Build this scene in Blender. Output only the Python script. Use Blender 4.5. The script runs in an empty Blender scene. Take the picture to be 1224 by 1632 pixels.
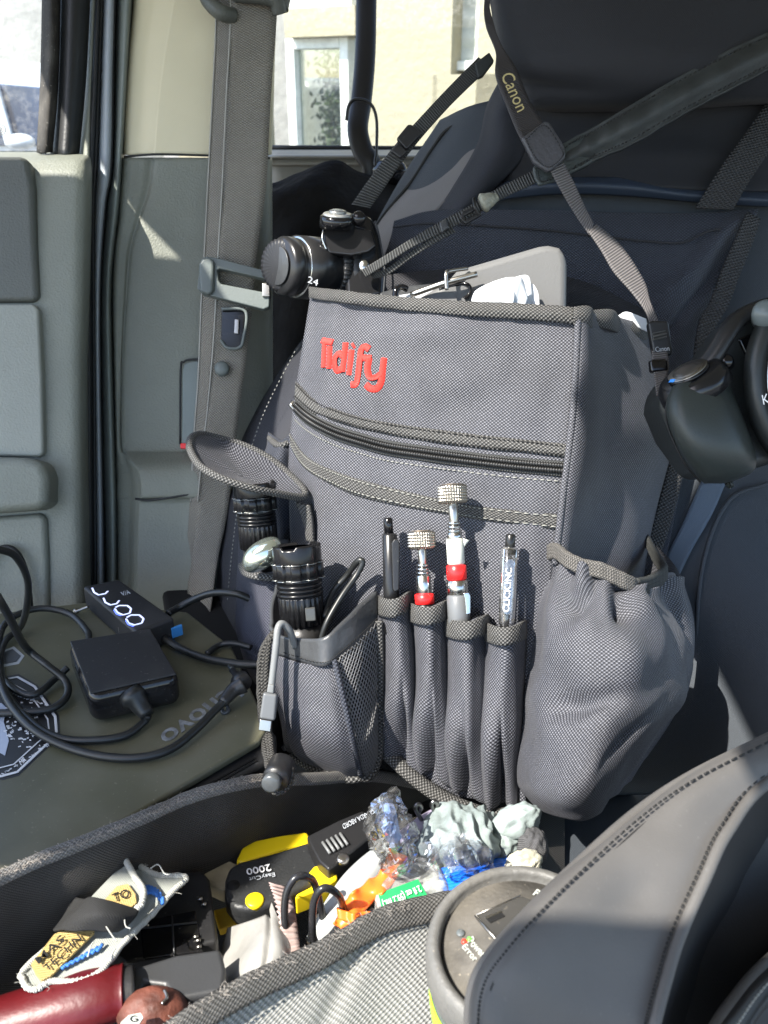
import bpy, math, random
from mathutils import Vector, noise
random.seed(7)
sc = bpy.context.scene
COL = sc.collection
F = 1400.0; TH = math.radians(25); CT, ST = math.cos(TH), math.sin(TH)

# ---------------------------------------------------------------- placing
def ray(x, y):
    u = (x-612)/F; v = (816-y)/F
    return Vector((u, CT+v*ST, -ST+v*CT))
def P(x, y, d): return ray(x, y)*d
def Hz(x, y, h):                       # point on the level plane h metres below the camera
    r = ray(x, y); return r*(-h/r.z)
def PL(x, y, pt, n):                   # point on any plane
    r = ray(x, y); return r*(pt.dot(n)/r.dot(n))
def V3(p):
    return p.copy() if isinstance(p, Vector) else P(*p)
def lerp(a, b, t): return a+(b-a)*t
def interp(tab, v):
    if v <= tab[0][0]: return tab[0][1]
    for (a, fa), (b, fb) in zip(tab, tab[1:]):
        if v <= b: return fa+(fb-fa)*(v-a)/(b-a)
    return tab[-1][1]
def sstep(a, b, x):
    t = max(0, min(1, (x-a)/(b-a))); return t*t*(3-2*t)
def cr(p, t):                          # Catmull-Rom through list p at t in 0..1
    n = len(p)-1
    if n == 0: return p[0].copy()
    s = t*n; i = min(int(s), n-1); f = s-i
    p0 = p[i-1] if i > 0 else p[i]*2-p[i+1]
    p3 = p[i+2] if i+2 <= n else p[i+1]*2-p[i]
    p1, p2 = p[i], p[i+1]
    return .5*((2*p1)+(p2-p0)*f+(2*p0-5*p1+4*p2-p3)*f*f+(3*p1-p0-3*p2+p3)*f*f*f)
def li(p, t):
    n = len(p)-1; s = t*n; i = min(int(s), n-1); return p[i].lerp(p[i+1], s-i)

# ---------------------------------------------------------------- mesh building
class MB:
    def __init__(s): s.v = []; s.f = []; s.uv = []
    def grid(s, G, wrapu=False, flip=None):
        R = len(G); C = len(G[0]); b = len(s.v)
        us = [0]; 
        mid = G[R//2]
        for j in range(1, C): us.append(us[-1]+(mid[j]-mid[j-1]).length)
        vs = [0]
        for i in range(1, R): vs.append(vs[-1]+(G[i][C//2]-G[i-1][C//2]).length)
        for row in G: s.v.extend(row)
        if flip is None:
            i, j = R//2, C//2; i = min(i, R-2); j = min(j, C-2)
            n = (G[i][j+1]-G[i][j]).cross(G[i+1][j]-G[i][j]); flip = n.dot(G[i][j]) > 0
        for i in range(R-1):
            for j in range(C-1 if not wrapu else C):
                k = (j+1) % C
                q = [b+i*C+j, b+i*C+k, b+(i+1)*C+k, b+(i+1)*C+j]
                u1 = us[k] if k > j else us[-1]+(mid[0]-mid[-1]).length
                w = [(us[j], vs[i]), (u1, vs[i]), (u1, vs[i+1]), (us[j], vs[i+1])]
                if flip: q.reverse(); w.reverse()
                s.f.append(q); s.uv.append(w)
        return s
    def sheet(s, rows, nu=24, nv=24, disp=None, lin=False, flip=None):
        R = [[V3(p) for p in r] for r in rows]; fn = li if lin else cr
        cols = [[fn(r, j/nu) for j in range(nu+1)] for r in R]
        G = [[fn([c[j] for c in cols], i/nv) for j in range(nu+1)] for i in range(nv+1)]
        if disp:
            N = [[None]*(nu+1) for _ in range(nv+1)]
            for i in range(nv+1):
                for j in range(nu+1):
                    a = G[i][min(j+1, nu)]-G[i][max(j-1, 0)]; c = G[min(i+1, nv)][j]-G[max(i-1, 0)][j]
                    n = a.cross(c)
                    if n.length < 1e-12: n = -G[i][j]
                    n.normalize()
                    if n.dot(G[i][j]) > 0: n = -n
                    N[i][j] = n
            G = [[G[i][j]+N[i][j]*disp(j/nu, i/nv, G[i][j]) for j in range(nu+1)] for i in range(nv+1)]
        return s.grid(G, flip=flip)
    def tube(s, pts, r, seg=10, n=None, rmod=None, flat=1.0, up=None, lin=False):
        p = [V3(q) for q in pts]; n = n or max(2, 8*(len(p)-1)); fn = li if lin else cr
        c = [fn(p, i/n) for i in range(n+1)]
        t0 = (c[1]-c[0]).normalized()
        a = up.copy() if up else (Vector((0, 0, 1)) if abs(t0.z) < .9 else Vector((1, 0, 0)))
        rings = []; b = len(s.v); L = 0
        for i in range(n+1):
            t = (c[min(i+1, n)]-c[max(i-1, 0)]).normalized()
            if i: L += (c[i]-c[i-1]).length
            a = a-t*a.dot(t)
            a.normalize(); e = t.cross(a)
            rr = r(i/n) if callable(r) else r
            if rmod: rr *= rmod(L)
            rings.append([c[i]+a*(math.cos(2*math.pi*k/seg)*rr*flat)+e*(math.sin(2*math.pi*k/seg)*rr) for k in range(seg)])
        s.grid(rings, wrapu=True, flip=True)
        s.f.append([b+k for k in range(seg)]); s.uv.append([(0, 0)]*seg)
        s.f.append([b+n*seg+k for k in reversed(range(seg))]); s.uv.append([(0, 0)]*seg)
        return s
    def lathe(s, p0, p1, prof, seg=32, mod=None, ax=None, up=None):
        p0 = V3(p0); p1 = V3(p1); t = (p1-p0); L = t.length; t.normalize()
        a = up if up else (Vector((0, 0, 1)) if abs(t.z) < .9 else Vector((1, 0, 0)))
        a = a-t*a.dot(t); a.normalize(); e = t.cross(a)
        rings = []; b = len(s.v)
        for z, r in prof:
            row = []
            for k in range(seg):
                th = 2*math.pi*k/seg; q = r*(mod(th, z) if mod else 1)
                row.append(p0+t*(z*L)+a*(math.cos(th)*q)+e*(math.sin(th)*q))
            rings.append(row)
        s.grid(rings, wrapu=True, flip=True)
        n = len(prof)-1
        if prof[0][1] > 1e-6: s.f.append([b+k for k in range(seg)]); s.uv.append([(0, 0)]*seg)
        if prof[-1][1] > 1e-6: s.f.append([b+n*seg+k for k in reversed(range(seg))]); s.uv.append([(0, 0)]*seg)
        return s
    def box(s, c, X, Y, Z):
        c = V3(c); b = len(s.v)
        for k in (-1, 1):
            for j in (-1, 1):
                for i in (-1, 1): s.v.append(c+X*i+Y*j+Z*k)
        fs = [(0, 2, 3, 1), (4, 5, 7, 6), (0, 1, 5, 4), (2, 6, 7, 3), (0, 4, 6, 2), (1, 3, 7, 5)]
        if X.cross(Y).dot(Z) < 0: fs = [tuple(reversed(q)) for q in fs]
        for q in fs:
            s.f.append([b+i for i in q])
            e = (s.v[b+q[1]]-s.v[b+q[0]]).length; g = (s.v[b+q[2]]-s.v[b+q[1]]).length
            s.uv.append([(0, 0), (e, 0), (e, g), (0, g)])
        return s
    def prism(s, pts, vec, uv=True):
        p = [V3(q) for q in pts]; n = len(p); b = len(s.v)
        nn = Vector((0, 0, 0))
        for i in range(n): nn += p[i].cross(p[(i+1) % n])
        if nn.dot(vec) > 0: p.reverse(); nn = -nn     # cap normal points against the extrusion
        nn.normalize()
        a = (p[1]-p[0]).normalized(); e = nn.cross(a)
        s.v.extend(p); s.v.extend([q+vec for q in p])
        s.f.append(list(range(b, b+n))); s.uv.append([((q-p[0]).dot(a), (q-p[0]).dot(e)) for q in p])
        s.f.append(list(reversed(range(b+n, b+2*n)))); s.uv.append([((q-p[0]).dot(a), (q-p[0]).dot(e)) for q in reversed(p)])
        for i in range(n):
            j = (i+1) % n; s.f.append([b+j, b+i, b+n+i, b+n+j]); l = (p[j]-p[i]).length
            s.uv.append([(l, 0), (0, 0), (0, vec.length), (l, vec.length)])
        return s
    def blob(s, c, X, Y, Z, amp=.15, fr=3, seed=0, nu=36, nv=24, ridge=False, sq=1.0):
        c = V3(c); G = []
        for i in range(nv+1):
            ph = math.pi*i/nv; row = []
            for j in range(nu):
                th = 2*math.pi*j/nu
                q = Vector((math.sin(ph)*math.cos(th), math.sin(ph)*math.sin(th), math.cos(ph)))
                if sq != 1: q = Vector([math.copysign(abs(k)**sq, k) for k in q])
                nz = noise.noise(q*fr+Vector((seed, seed*1.7, 0)))
                if ridge: nz = .6-2.2*abs(nz)+.5*noise.noise(q*fr*2.3+Vector((seed, 0, 3)))
                k = 1+amp*nz; row.append(c+X*q.x*k+Y*q.y*k+Z*q.z*k)
            G.append(row)
        return s.grid(G, wrapu=True, flip=(X.cross(Y).dot(Z) > 0))
    def build(s, name, m, parent=None, solid=0, bevel=0, sub=0, smooth=True, wire=0, seg=2, off=-1):
        me = bpy.data.meshes.new(name)
        lo = [min(v[i] for v in s.v) for i in range(3)]; hi = [max(v[i] for v in s.v) for i in range(3)]
        org = Vector(parent['o']) if parent is not None else Vector(((lo[0]+hi[0])/2, (lo[1]+hi[1])/2, lo[2]))
        me.from_pydata([tuple(v-org) for v in s.v], [], s.f)
        uvl = me.uv_layers.new(name='UVMap'); k = 0
        for w in s.uv:
            for c in w: uvl.data[k].uv = c; k += 1
        me.materials.append(m)
        if smooth: me.polygons.foreach_set('use_smooth', [True]*len(me.polygons))
        o = bpy.data.objects.new(name, me); COL.objects.link(o)
        if parent is not None: o.parent = parent
        else: o.location = org
        o['o'] = tuple(org)
        if solid: q = o.modifiers.new('thickness', 'SOLIDIFY'); q.thickness = solid; q.offset = off
        if wire: q = o.modifiers.new('net', 'WIREFRAME'); q.thickness = wire; q.use_even_offset = False
        if bevel:
            q = o.modifiers.new('edge', 'BEVEL'); q.width = bevel; q.segments = seg; q.limit_method = 'ANGLE'; q.angle_limit = .6
            q.use_clamp_overlap = True
        if sub: q = o.modifiers.new('sub', 'SUBSURF'); q.levels = sub; q.render_levels = sub
        if bevel and smooth:
            q = o.modifiers.new('wn', 'WEIGHTED_NORMAL'); q.keep_sharp = False
        return o

def tag(o, label, cat, group=None, kind=None):
    if kind: o['kind'] = kind
    if label: o['label'] = label
    if cat: o['category'] = cat
    if group: o['group'] = group
    return o
def thing(name, at, label, cat, group=None):
    o = bpy.data.objects.new(name, None); COL.objects.link(o); o.empty_display_size = .02
    at = V3(at); o.location = at; o['o'] = tuple(at)
    return tag(o, label, cat, group)
def text(name, s, q, m, parent, ext=.0003, off=0.0, bold=0.0):      # q = TL, TR, BR, BL of the writing
    cu = bpy.data.curves.new(name, 'FONT'); cu.body = s; cu.resolution_u = 3; cu.offset = bold
    ob = bpy.data.objects.new(name, cu); COL.objects.link(ob)
    dg = bpy.context.evaluated_depsgraph_get(); dg.update()
    me = bpy.data.meshes.new_from_object(ob.evaluated_get(dg)); bpy.data.objects.remove(ob)
    co = [v.co.copy() for v in me.vertices]
    x0 = min(c.x for c in co); x1 = max(c.x for c in co); y0 = min(c.y for c in co); y1 = max(c.y for c in co)
    TL, TR, BR, BL = [V3(k) for k in q]
    n = (BR-BL).cross(TL-BL).normalized()
    if n.dot(BL) > 0: n = -n
    b = MB()
    for lift in (ext,):
        for c in co:
            u = (c.x-x0)/(x1-x0); v = (c.y-y0)/(y1-y0)
            b.v.append(BL.lerp(BR, u).lerp(TL.lerp(TR, u), v)+n*(off+lift))
    for p in me.polygons: b.f.append(list(p.vertices)); b.uv.append([(0, 0)]*len(p.vertices))
    return b.build(name, m, parent, smooth=False, solid=ext)

# ---------------------------------------------------------------- materials
MATS = {}
def mat(name, col, rough=.5, metal=0, spec=.5, bump=0, bscale=300, var=.12, vscale=12, coat=0, sheen=0,
        weave=0, wcol=None, wbump=.6, wpow=1.6, wdust=0, rib=0, ribv=1, trans=0, alpha=1, emit=None, estr=0, dust=0, twill=False, ior=1.45, dcol=(.5, .47, .42)):
    if name in MATS: return MATS[name]
    m = bpy.data.materials.new(name); m.use_nodes = True; nt = m.node_tree; N = nt.nodes; L = nt.links
    b = N['Principled BSDF']
    def nd(t, **k):
        x = N.new(t)
        for a, v in k.items(): setattr(x, a, v)
        return x
    def mth(op, a, c=None, d=None):
        x = nd('ShaderNodeMath', operation=op)
        for i, q in enumerate((a, c, d)):
            if q is None: continue
            if isinstance(q, (int, float)): x.inputs[i].default_value = q
            else: L.new(q, x.inputs[i])
        return x.outputs[0]
    tc = nd('ShaderNodeTexCoord')
    nz = nd('ShaderNodeTexNoise'); nz.inputs['Scale'].default_value = vscale; nz.inputs['Detail'].default_value = 5
    L.new(tc.outputs['Object'], nz.inputs['Vector'])
    mr = nd('ShaderNodeMapRange'); mr.inputs['From Min'].default_value = .3; mr.inputs['From Max'].default_value = .7
    mr.inputs['To Min'].default_value = 1-var; mr.inputs['To Max'].default_value = 1+var
    L.new(nz.outputs['Fac'], mr.inputs['Value'])
    base = nd('ShaderNodeMix', data_type='RGBA', blend_type='MULTIPLY'); base.inputs[0].default_value = 1
    base.inputs[6].default_value = (*col, 1)
    L.new(mr.outputs[0], base.inputs[7])
    colout = base.outputs[2]
    hgt = None
    if weave:
        sp = nd('ShaderNodeSeparateXYZ'); L.new(tc.outputs['UV'], sp.inputs[0])
        k = 2*math.pi/weave
        jn = nd('ShaderNodeTexNoise'); jn.inputs['Scale'].default_value = 90; jn.inputs['Detail'].default_value = 2
        L.new(tc.outputs['UV'], jn.inputs['Vector'])
        jt = mth('MULTIPLY', jn.outputs['Fac'], 2.2)
        su = mth('SINE', mth('ADD', mth('MULTIPLY', sp.outputs[0], k), jt))
        sv = mth('SINE', mth('ADD', mth('MULTIPLY', sp.outputs[1], k*1.15), jt))
        if twill: w = mth('SINE', mth('ADD', mth('MULTIPLY', mth('ADD', sp.outputs[0], sp.outputs[1]), k), jt)); w = mth('ADD', mth('MULTIPLY', w, .7), mth('MULTIPLY', mth('MULTIPLY', su, sv), .3))
        else: w = mth('MULTIPLY', su, sv)
        hgt = mth('ADD', mth('MULTIPLY', w, .5), .5)
        fz = nd('ShaderNodeTexNoise'); fz.inputs['Scale'].default_value = 1500; fz.inputs['Detail'].default_value = 2
        L.new(tc.outputs['Object'], fz.inputs['Vector'])
        fac = mth('MULTIPLY', mth('POWER', hgt, wpow), mth('ADD', mth('MULTIPLY', fz.outputs['Fac'], 1.6), -.1))
        if wdust:
            wd_ = nd('ShaderNodeTexNoise'); wd_.inputs['Scale'].default_value = 22; wd_.inputs['Detail'].default_value = 6; wd_.inputs['Roughness'].default_value = .65
            L.new(tc.outputs['Object'], wd_.inputs['Vector'])
            fac = mth('MULTIPLY', fac, mth('ADD', mth('MULTIPLY', wd_.outputs['Fac'], 2*wdust), 1-wdust))
            lint = nd('ShaderNodeTexNoise'); lint.inputs['Scale'].default_value = 600; L.new(tc.outputs['Object'], lint.inputs['Vector'])
            fac = mth('ADD', fac, mth('MULTIPLY', mth('MAXIMUM', mth('SUBTRACT', lint.outputs['Fac'], .73), 0), 6))
        fac = mth('MINIMUM', mth('MAXIMUM', fac, 0), 1)
        mx = nd('ShaderNodeMix', data_type='RGBA'); L.new(fac, mx.inputs[0]); L.new(colout, mx.inputs[6])
        mx.inputs[7].default_value = (*(wcol or tuple(min(1, c*3) for c in col)), 1); colout = mx.outputs[2]
    if rib:
        sp = nd('ShaderNodeSeparateXYZ'); L.new(tc.outputs['UV'], sp.inputs[0])
        a = mth('SINE', mth('MULTIPLY', sp.outputs[1 if ribv else 0], 2*math.pi/rib))
        hgt = mth('ADD', mth('MULTIPLY', a, .5), .5)
        mx = nd('ShaderNodeMix', data_type='RGBA'); L.new(mth('MULTIPLY', hgt, .9), mx.inputs[0]); L.new(colout, mx.inputs[6])
        mx.inputs[7].default_value = (*(wcol or tuple(min(1, c*1.8) for c in col)), 1); colout = mx.outputs[2]
    if dust:
        d = nd('ShaderNodeTexNoise'); d.inputs['Scale'].default_value = 420; d.inputs['Detail'].default_value = 1
        L.new(tc.outputs['Object'], d.inputs['Vector'])
        d2 = nd('ShaderNodeTexNoise'); d2.inputs['Scale'].default_value = 14; d2.inputs['Detail'].default_value = 6
        L.new(tc.outputs['Object'], d2.inputs['Vector'])
        sp1 = mth('MULTIPLY', mth('MAXIMUM', mth('SUBTRACT', d.outputs['Fac'], .70), 0), 9)
        sp2 = mth('MULTIPLY', mth('MAXIMUM', mth('SUBTRACT', d2.outputs['Fac'], .5), 0), 1.6)
        f = mth('MINIMUM', mth('MULTIPLY', mth('ADD', sp1, sp2), dust), .9)
        mx = nd('ShaderNodeMix', data_type='RGBA'); L.new(f, mx.inputs[0]); L.new(colout, mx.inputs[6]); mx.inputs[7].default_value = (*dcol, 1)
        colout = mx.outputs[2]
        rm = mth('MINIMUM', mth('ADD', f, rough), 1); L.new(rm, b.inputs['Roughness'])
    L.new(colout, b.inputs['Base Color'])
    if not dust: b.inputs['Roughness'].default_value = rough
    b.inputs['Metallic'].default_value = metal; b.inputs['Specular IOR Level'].default_value = spec
    b.inputs['Coat Weight'].default_value = coat; b.inputs['IOR'].default_value = ior
    b.inputs['Sheen Weight'].default_value = sheen; b.inputs['Sheen Roughness'].default_value = .4
    b.inputs['Transmission Weight'].default_value = trans; b.inputs['Alpha'].default_value = alpha
    if emit: b.inputs['Emission Color'].default_value = (*emit, 1); b.inputs['Emission Strength'].default_value = estr
    nrm = None
    if hgt is not None:
        bp = nd('ShaderNodeBump'); bp.inputs['Strength'].default_value = wbump; bp.inputs['Distance'].default_value = (weave or rib)*.35
        L.new(hgt, bp.inputs['Height']); nrm = bp.outputs[0]
    if bump:
        n2 = nd('ShaderNodeTexNoise'); n2.inputs['Scale'].default_value = bscale; n2.inputs['Detail'].default_value = 3
        L.new(tc.outputs['Object'], n2.inputs['Vector'])
        bp = nd('ShaderNodeBump'); bp.inputs['Strength'].default_value = bump; bp.inputs['Distance'].default_value = .6/bscale
        L.new(n2.outputs['Fac'], bp.inputs['Height'])
        if nrm: L.new(nrm, bp.inputs['Normal'])
        nrm = bp.outputs[0]
    if nrm: L.new(nrm, b.inputs['Normal'])
    MATS[name] = m; return m
def thin_glass(name, tint, refl=.12, rough=.02, haze=0, crinkle=0):
    m = bpy.data.materials.new(name); m.use_nodes = True; nt = m.node_tree; N = nt.nodes; L = nt.links
    N.remove(N['Principled BSDF']); out = N['Material Output']
    t = N.new('ShaderNodeBsdfTransparent'); t.inputs[0].default_value = (*tint, 1)
    g = N.new('ShaderNodeBsdfGlossy'); g.inputs['Roughness'].default_value = rough
    fr = N.new('ShaderNodeFresnel'); fr.inputs[0].default_value = 1.5
    a = N.new('ShaderNodeMath'); a.operation = 'MULTIPLY_ADD'; a.inputs[1].default_value = 1; a.inputs[2].default_value = refl
    L.new(fr.outputs[0], a.inputs[0])
    mx = N.new('ShaderNodeMixShader'); L.new(a.outputs[0], mx.inputs[0]); L.new(t.outputs[0], mx.inputs[1]); L.new(g.outputs[0], mx.inputs[2])
    last = mx
    tc = N.new('ShaderNodeTexCoord')
    if haze:
        d = N.new('ShaderNodeBsdfDiffuse'); d.inputs[0].default_value = (.8, .8, .78, 1)
        nz = N.new('ShaderNodeTexNoise'); nz.inputs['Scale'].default_value = 130; nz.inputs['Detail'].default_value = 6
        L.new(tc.outputs['Object'], nz.inputs['Vector'])
        mm = N.new('ShaderNodeMapRange'); mm.inputs[1].default_value = .45; mm.inputs[2].default_value = .8; mm.inputs[3].default_value = haze*.4; mm.inputs[4].default_value = min(1, haze*3)
        L.new(nz.outputs['Fac'], mm.inputs[0])
        m2 = N.new('ShaderNodeMixShader'); L.new(mm.outputs[0], m2.inputs[0]); L.new(mx.outputs[0], m2.inputs[1]); L.new(d.outputs[0], m2.inputs[2]); last = m2
    if crinkle:
        nz = N.new('ShaderNodeTexNoise'); nz.inputs['Scale'].default_value = crinkle; nz.inputs['Detail'].default_value = 3
        L.new(tc.outputs['Object'], nz.inputs['Vector'])
        bp = N.new('ShaderNodeBump'); bp.inputs['Strength'].default_value = 1; bp.inputs['Distance'].default_value = .01
        L.new(nz.outputs['Fac'], bp.inputs['Height']); L.new(bp.outputs[0], g.inputs['Normal']); L.new(bp.outputs[0], fr.inputs['Normal'])
    L.new(last.outputs[0], out.inputs[0]); return m

W = 1.3
M_oxford = mat('oxford_fabric', (.006, .007, .012), .6, weave=.0029, wcol=(.255, .258, .29), sheen=.04, var=.35, vscale=16, wpow=2.3, wdust=.5)
M_oxford_back = mat('oxford_back_fabric', (.009, .011, .018), .7, weave=.0033, wcol=(.085, .094, .122), sheen=.05, wpow=2.2, wdust=.4)
M_oxford_in = mat('pocket_lining', (.012, .012, .015), .7, weave=.003, wcol=(.035, .035, .042))
M_bind = mat('binding_tape', (.009, .009, .009), .6, weave=.0034, wcol=(.25, .245, .235), wbump=.8, sheen=.03, wpow=2.2, wdust=.5)
M_webb = mat('ribbed_webbing', (.01, .01, .01), .6, rib=.0026, wcol=(.075, .077, .075), wbump=1)
M_webb_big = mat('seat_webbing', (.010, .010, .011), .6, weave=.0042, wcol=(.07, .07, .072), wbump=1)
M_hem = mat('coated_hem', (.04, .042, .045), .38, bump=.15, bscale=120, var=.15)
M_thread = mat('dark_thread', (.008, .008, .008), .7)
M_thread_l = mat('light_thread', (.22, .22, .2), .7)
M_red_thread = mat('red_embroidery', (.50, .018, .014), .55, rib=.0011, wcol=(.68, .045, .03), wbump=.8)
M_zip = mat('zip_coil', (.012, .012, .012), .35)
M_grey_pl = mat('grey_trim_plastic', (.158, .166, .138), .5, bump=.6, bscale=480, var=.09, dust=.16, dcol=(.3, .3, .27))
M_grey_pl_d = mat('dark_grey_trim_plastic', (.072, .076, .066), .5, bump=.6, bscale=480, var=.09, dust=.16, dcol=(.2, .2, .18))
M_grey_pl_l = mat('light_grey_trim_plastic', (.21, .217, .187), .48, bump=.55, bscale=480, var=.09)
M_beige = mat('beige_pillar_trim', (.60, .54, .38), .55, weave=.0022, wcol=(.66, .60, .43), wbump=.12, var=.05)
M_body = mat('grey_body_paint', (.27, .30, .33), .35, bump=.2, bscale=400, var=.08)
M_rubber = mat('black_rubber', (.012, .013, .014), .5, bump=.2, bscale=300)
M_felt = mat('window_felt_seal', (.02, .018, .016), .9, bump=.6, bscale=900, dust=.5)
M_belt = mat('seat_belt_webbing', (.11, .10, .083), .6, weave=.0032, wcol=(.36, .335, .285), wbump=.7, var=.15, vscale=30)
M_belt_edge = mat('seat_belt_edge', (.3, .29, .26), .6)
M_buckle = mat('belt_plastic', (.10, .115, .11), .4, bump=.15, bscale=500)
M_chrome = mat('chrome', (.52, .52, .50), .22, metal=1, var=.03)
M_steel = mat('brushed_steel', (.42, .40, .37), .3, metal=1, var=.1, vscale=60)
M_knurl = mat('knurled_steel', (.42, .39, .34), .3, metal=1, var=.15, vscale=80)
M_seat = mat('seat_neoprene', (.024, .029, .037), .75, weave=.0018, wcol=(.066, .077, .09), wbump=.4, var=.2, vscale=8)
M_seat_side = mat('seat_side_cloth', (.012, .013, .018), .75, weave=.0018, wcol=(.03, .032, .042), wbump=.4)
M_seat_grey = mat('sand_grey_seat_panel', (.13, .12, .115), .7, weave=.0018, wcol=(.17, .16, .155), wbump=.3)
M_seat_blue = mat('blue_piping', (.018, .027, .045), .5, weave=.0012, wcol=(.035, .048, .07), wbump=.3)
M_seat_reflection = mat('painted_seat_reflection', (.07, .095, .13), .7, weave=.0016, wcol=(.08, .11, .15), wbump=.3)  # reflected light on the seat, put into a cloth colour
M_head = mat('black_headrest_cloth', (.008, .0085, .011), .8, weave=.0016, wcol=(.018, .019, .024), wbump=.3, sheen=.05)
M_leather = mat('grey_black_leather', (.022, .025, .025), .55, bump=.25, bscale=320, var=.3, vscale=40)
M_leather_tab = mat('leather_tab', (.04, .048, .047), .45, bump=.4, bscale=260, var=.2)
M_cstrap = mat('camera_strap_satin', (.022, .02, .022), .45, rib=.0016, wcol=(.05, .045, .047), wbump=.5)
M_cstrap_l = mat('camera_strap_ribbed', (.05, .046, .046), .55, rib=.0024, wcol=(.14, .13, .13), wbump=.8)
M_black_gl = mat('gloss_black_plastic', (.005, .005, .006), .12, var=.1, dust=.08)
M_black_pl = mat('black_plastic', (.013, .013, .014), .38, bump=.1, bscale=500, dust=.1)
M_black_mt = mat('matte_black_plastic', (.011, .011, .013), .5, bump=.15, bscale=900, dust=.12)
M_grip = mat('camera_grip_rubber', (.028, .034, .032), .42, bump=.22, bscale=700, var=.1)
M_lid = mat('laptop_lid_olive', (.078, .075, .046), .36, var=.12, bump=.05, bscale=500, dust=.55, dcol=(.24, .225, .18))
M_cable = mat('black_cable', (.013, .014, .014), .38, var=.1)
M_cable_g = mat('grey_cable', (.16, .165, .165), .4)
M_white = mat('white_ink', (.75, .75, .75), .5)
M_silver_ink = mat('silver_print', (.35, .37, .4), .4, var=.3, vscale=200)
M_gold_ink = mat('gold_print', (.42, .35, .17), .5)
M_paper = mat('paper', (.58, .60, .63), .6, var=.03)
M_boxgrey = mat('grey_clipboard_plastic', (.125, .125, .125), .45, bump=.15, bscale=500, var=.08)
M_red = mat('red_plastic', (.085, .004, .006), .42, var=.2, vscale=25, bump=.1, bscale=100)
M_redband = mat('red_band', (.75, .02, .02), .3)
M_yellow = mat('yellow_plastic', (.85, .62, .01), .35, var=.1, dust=.12, dcol=(.3, .22, .08))
M_yellow_d = mat('worn_yellow_plastic', (.45, .28, .015), .4, var=.3, vscale=40)
M_orange = mat('orange_plastic', (.95, .17, .02), .35)
M_blue = mat('blue_plastic', (.01, .16, .8), .3)
M_white_pl = mat('off_white_plastic', (.36, .38, .375), .4, var=.1)
M_tape_w = mat('white_tape', (.50, .52, .47), .5)
M_sachet = mat('grey_satin_sachet', (.27, .265, .25), .38, bump=.15, bscale=60, var=.1)
M_sachet_edge = mat('pinkish_crimped_seal', (.30, .22, .20), .45, rib=.004, wcol=(.36, .28, .26), wbump=.6)
M_glove = mat('grey_nitrile', (.27, .32, .315), .5, bump=.3, bscale=180, var=.12)
M_knit = mat('knit_cuff', (.05, .05, .055), .85, weave=.002, wcol=(.16, .16, .165), wbump=.8)
M_knit_l = mat('knit_cream', (.5, .48, .38), .85, weave=.002, wcol=(.7, .68, .56), wbump=.8)
M_binout = mat('bin_grey_jute', (.16, .16, .15), .85, weave=.0036, wcol=(.42, .415, .39), wbump=.8, var=.2, wdust=.35)
M_binin = mat('bin_black_lining', (.022, .020, .018), .6, weave=.0022, wcol=(.06, .055, .05), wbump=.8, var=.5, vscale=25)
M_binrim = mat('bin_rim_binding', (.09, .085, .08), .85, weave=.0026, wcol=(.28, .27, .255), wbump=.8, dust=.4)
M_fuzz = mat('bin_fuzz', (.38, .34, .3), .9)
M_neo = mat('grey_neoprene_bag', (.085, .081, .078), .6, bump=.2, bscale=900, var=.12, vscale=14, dust=.12, dcol=(.25, .24, .23))
M_neo_d = mat('black_neoprene', (.02, .02, .021), .6, bump=.2, bscale=900, var=.12)
M_inv = mat('inverter_grey_plastic', (.10, .115, .12), .5, bump=.15, bscale=400, var=.1, dust=.25, dcol=(.3, .28, .25))
M_invrim = mat('inverter_rubber_rim', (.11, .107, .10), .5, bump=.3, bscale=200, var=.2, dust=.6, dcol=(.24, .215, .18))
M_invface = mat('inverter_dusty_face', (.085, .079, .07), .6, bump=.3, bscale=500, var=.4, vscale=60, dust=1.3, dcol=(.27, .24, .19))
M_lime = mat('lime_label', (.36, .62, .03), .35)
M_ledg = mat('green_led', (.1, .6, .05), .3, emit=(.2, 1, .1), estr=.35)
M_ledr = mat('red_led', (.6, .03, .02), .3, emit=(1, .1, .05), estr=.25)
M_disp = mat('blue_white_display', (.6, .65, .9), .3, emit=(.55, .62, 1), estr=.35)
M_dispb = mat('blue_display', (.1, .15, .8), .3, emit=(.12, .18, 1), estr=.5)
M_patch = mat('patch_cloth_pale', (.25, .265, .245), .8, weave=.0016, wcol=(.35, .36, .32), wbump=.6)
M_patch_edge = mat('patch_edge_thread', (.40, .40, .36), .85, rib=.0012, wcol=(.52, .52, .47), wbump=1)
M_gold = mat('gold_embroidery', (.45, .31, .10), .45, metal=.3, weave=.0016, wcol=(.75, .58, .28), wbump=1)
M_patch_blk = mat('black_patch_cloth', (.012, .012, .012), .85, weave=.0018, wcol=(.03, .03, .03))
M_patch_blue = mat('blue_stitching', (.03, .12, .38), .6, rib=.001)
M_brown = mat('brown_rubber', (.11, .035, .022), .6, var=.6, vscale=60, bump=.4, bscale=120)
M_stucco = mat('cream_stucco', (.32, .29, .205), .9, bump=.3, bscale=25, var=.07, vscale=1.5)
M_winfr = mat('white_window_frame', (.70, .71, .66), .4)
M_sill = mat('stucco_reveal', (.42, .36, .22), .9)
M_pane = mat('house_window_pane', (.12, .135, .12), .06, var=.5, vscale=3, spec=.8)
M_curtain = mat('pale_curtain', (.45, .47, .42), .8, rib=.09, ribv=0, wcol=(.55, .57, .52), wbump=.3)
M_leaf = mat('tree_leaf', (.06, .09, .04), .6, var=.4)
M_bark = mat('tree_bark', (.12, .09, .06), .9)
M_asph = mat('asphalt', (.10, .10, .10), .9, bump=.4, bscale=80)
M_vanw = mat('white_van_paint', (.5, .52, .55), .3)
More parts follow.
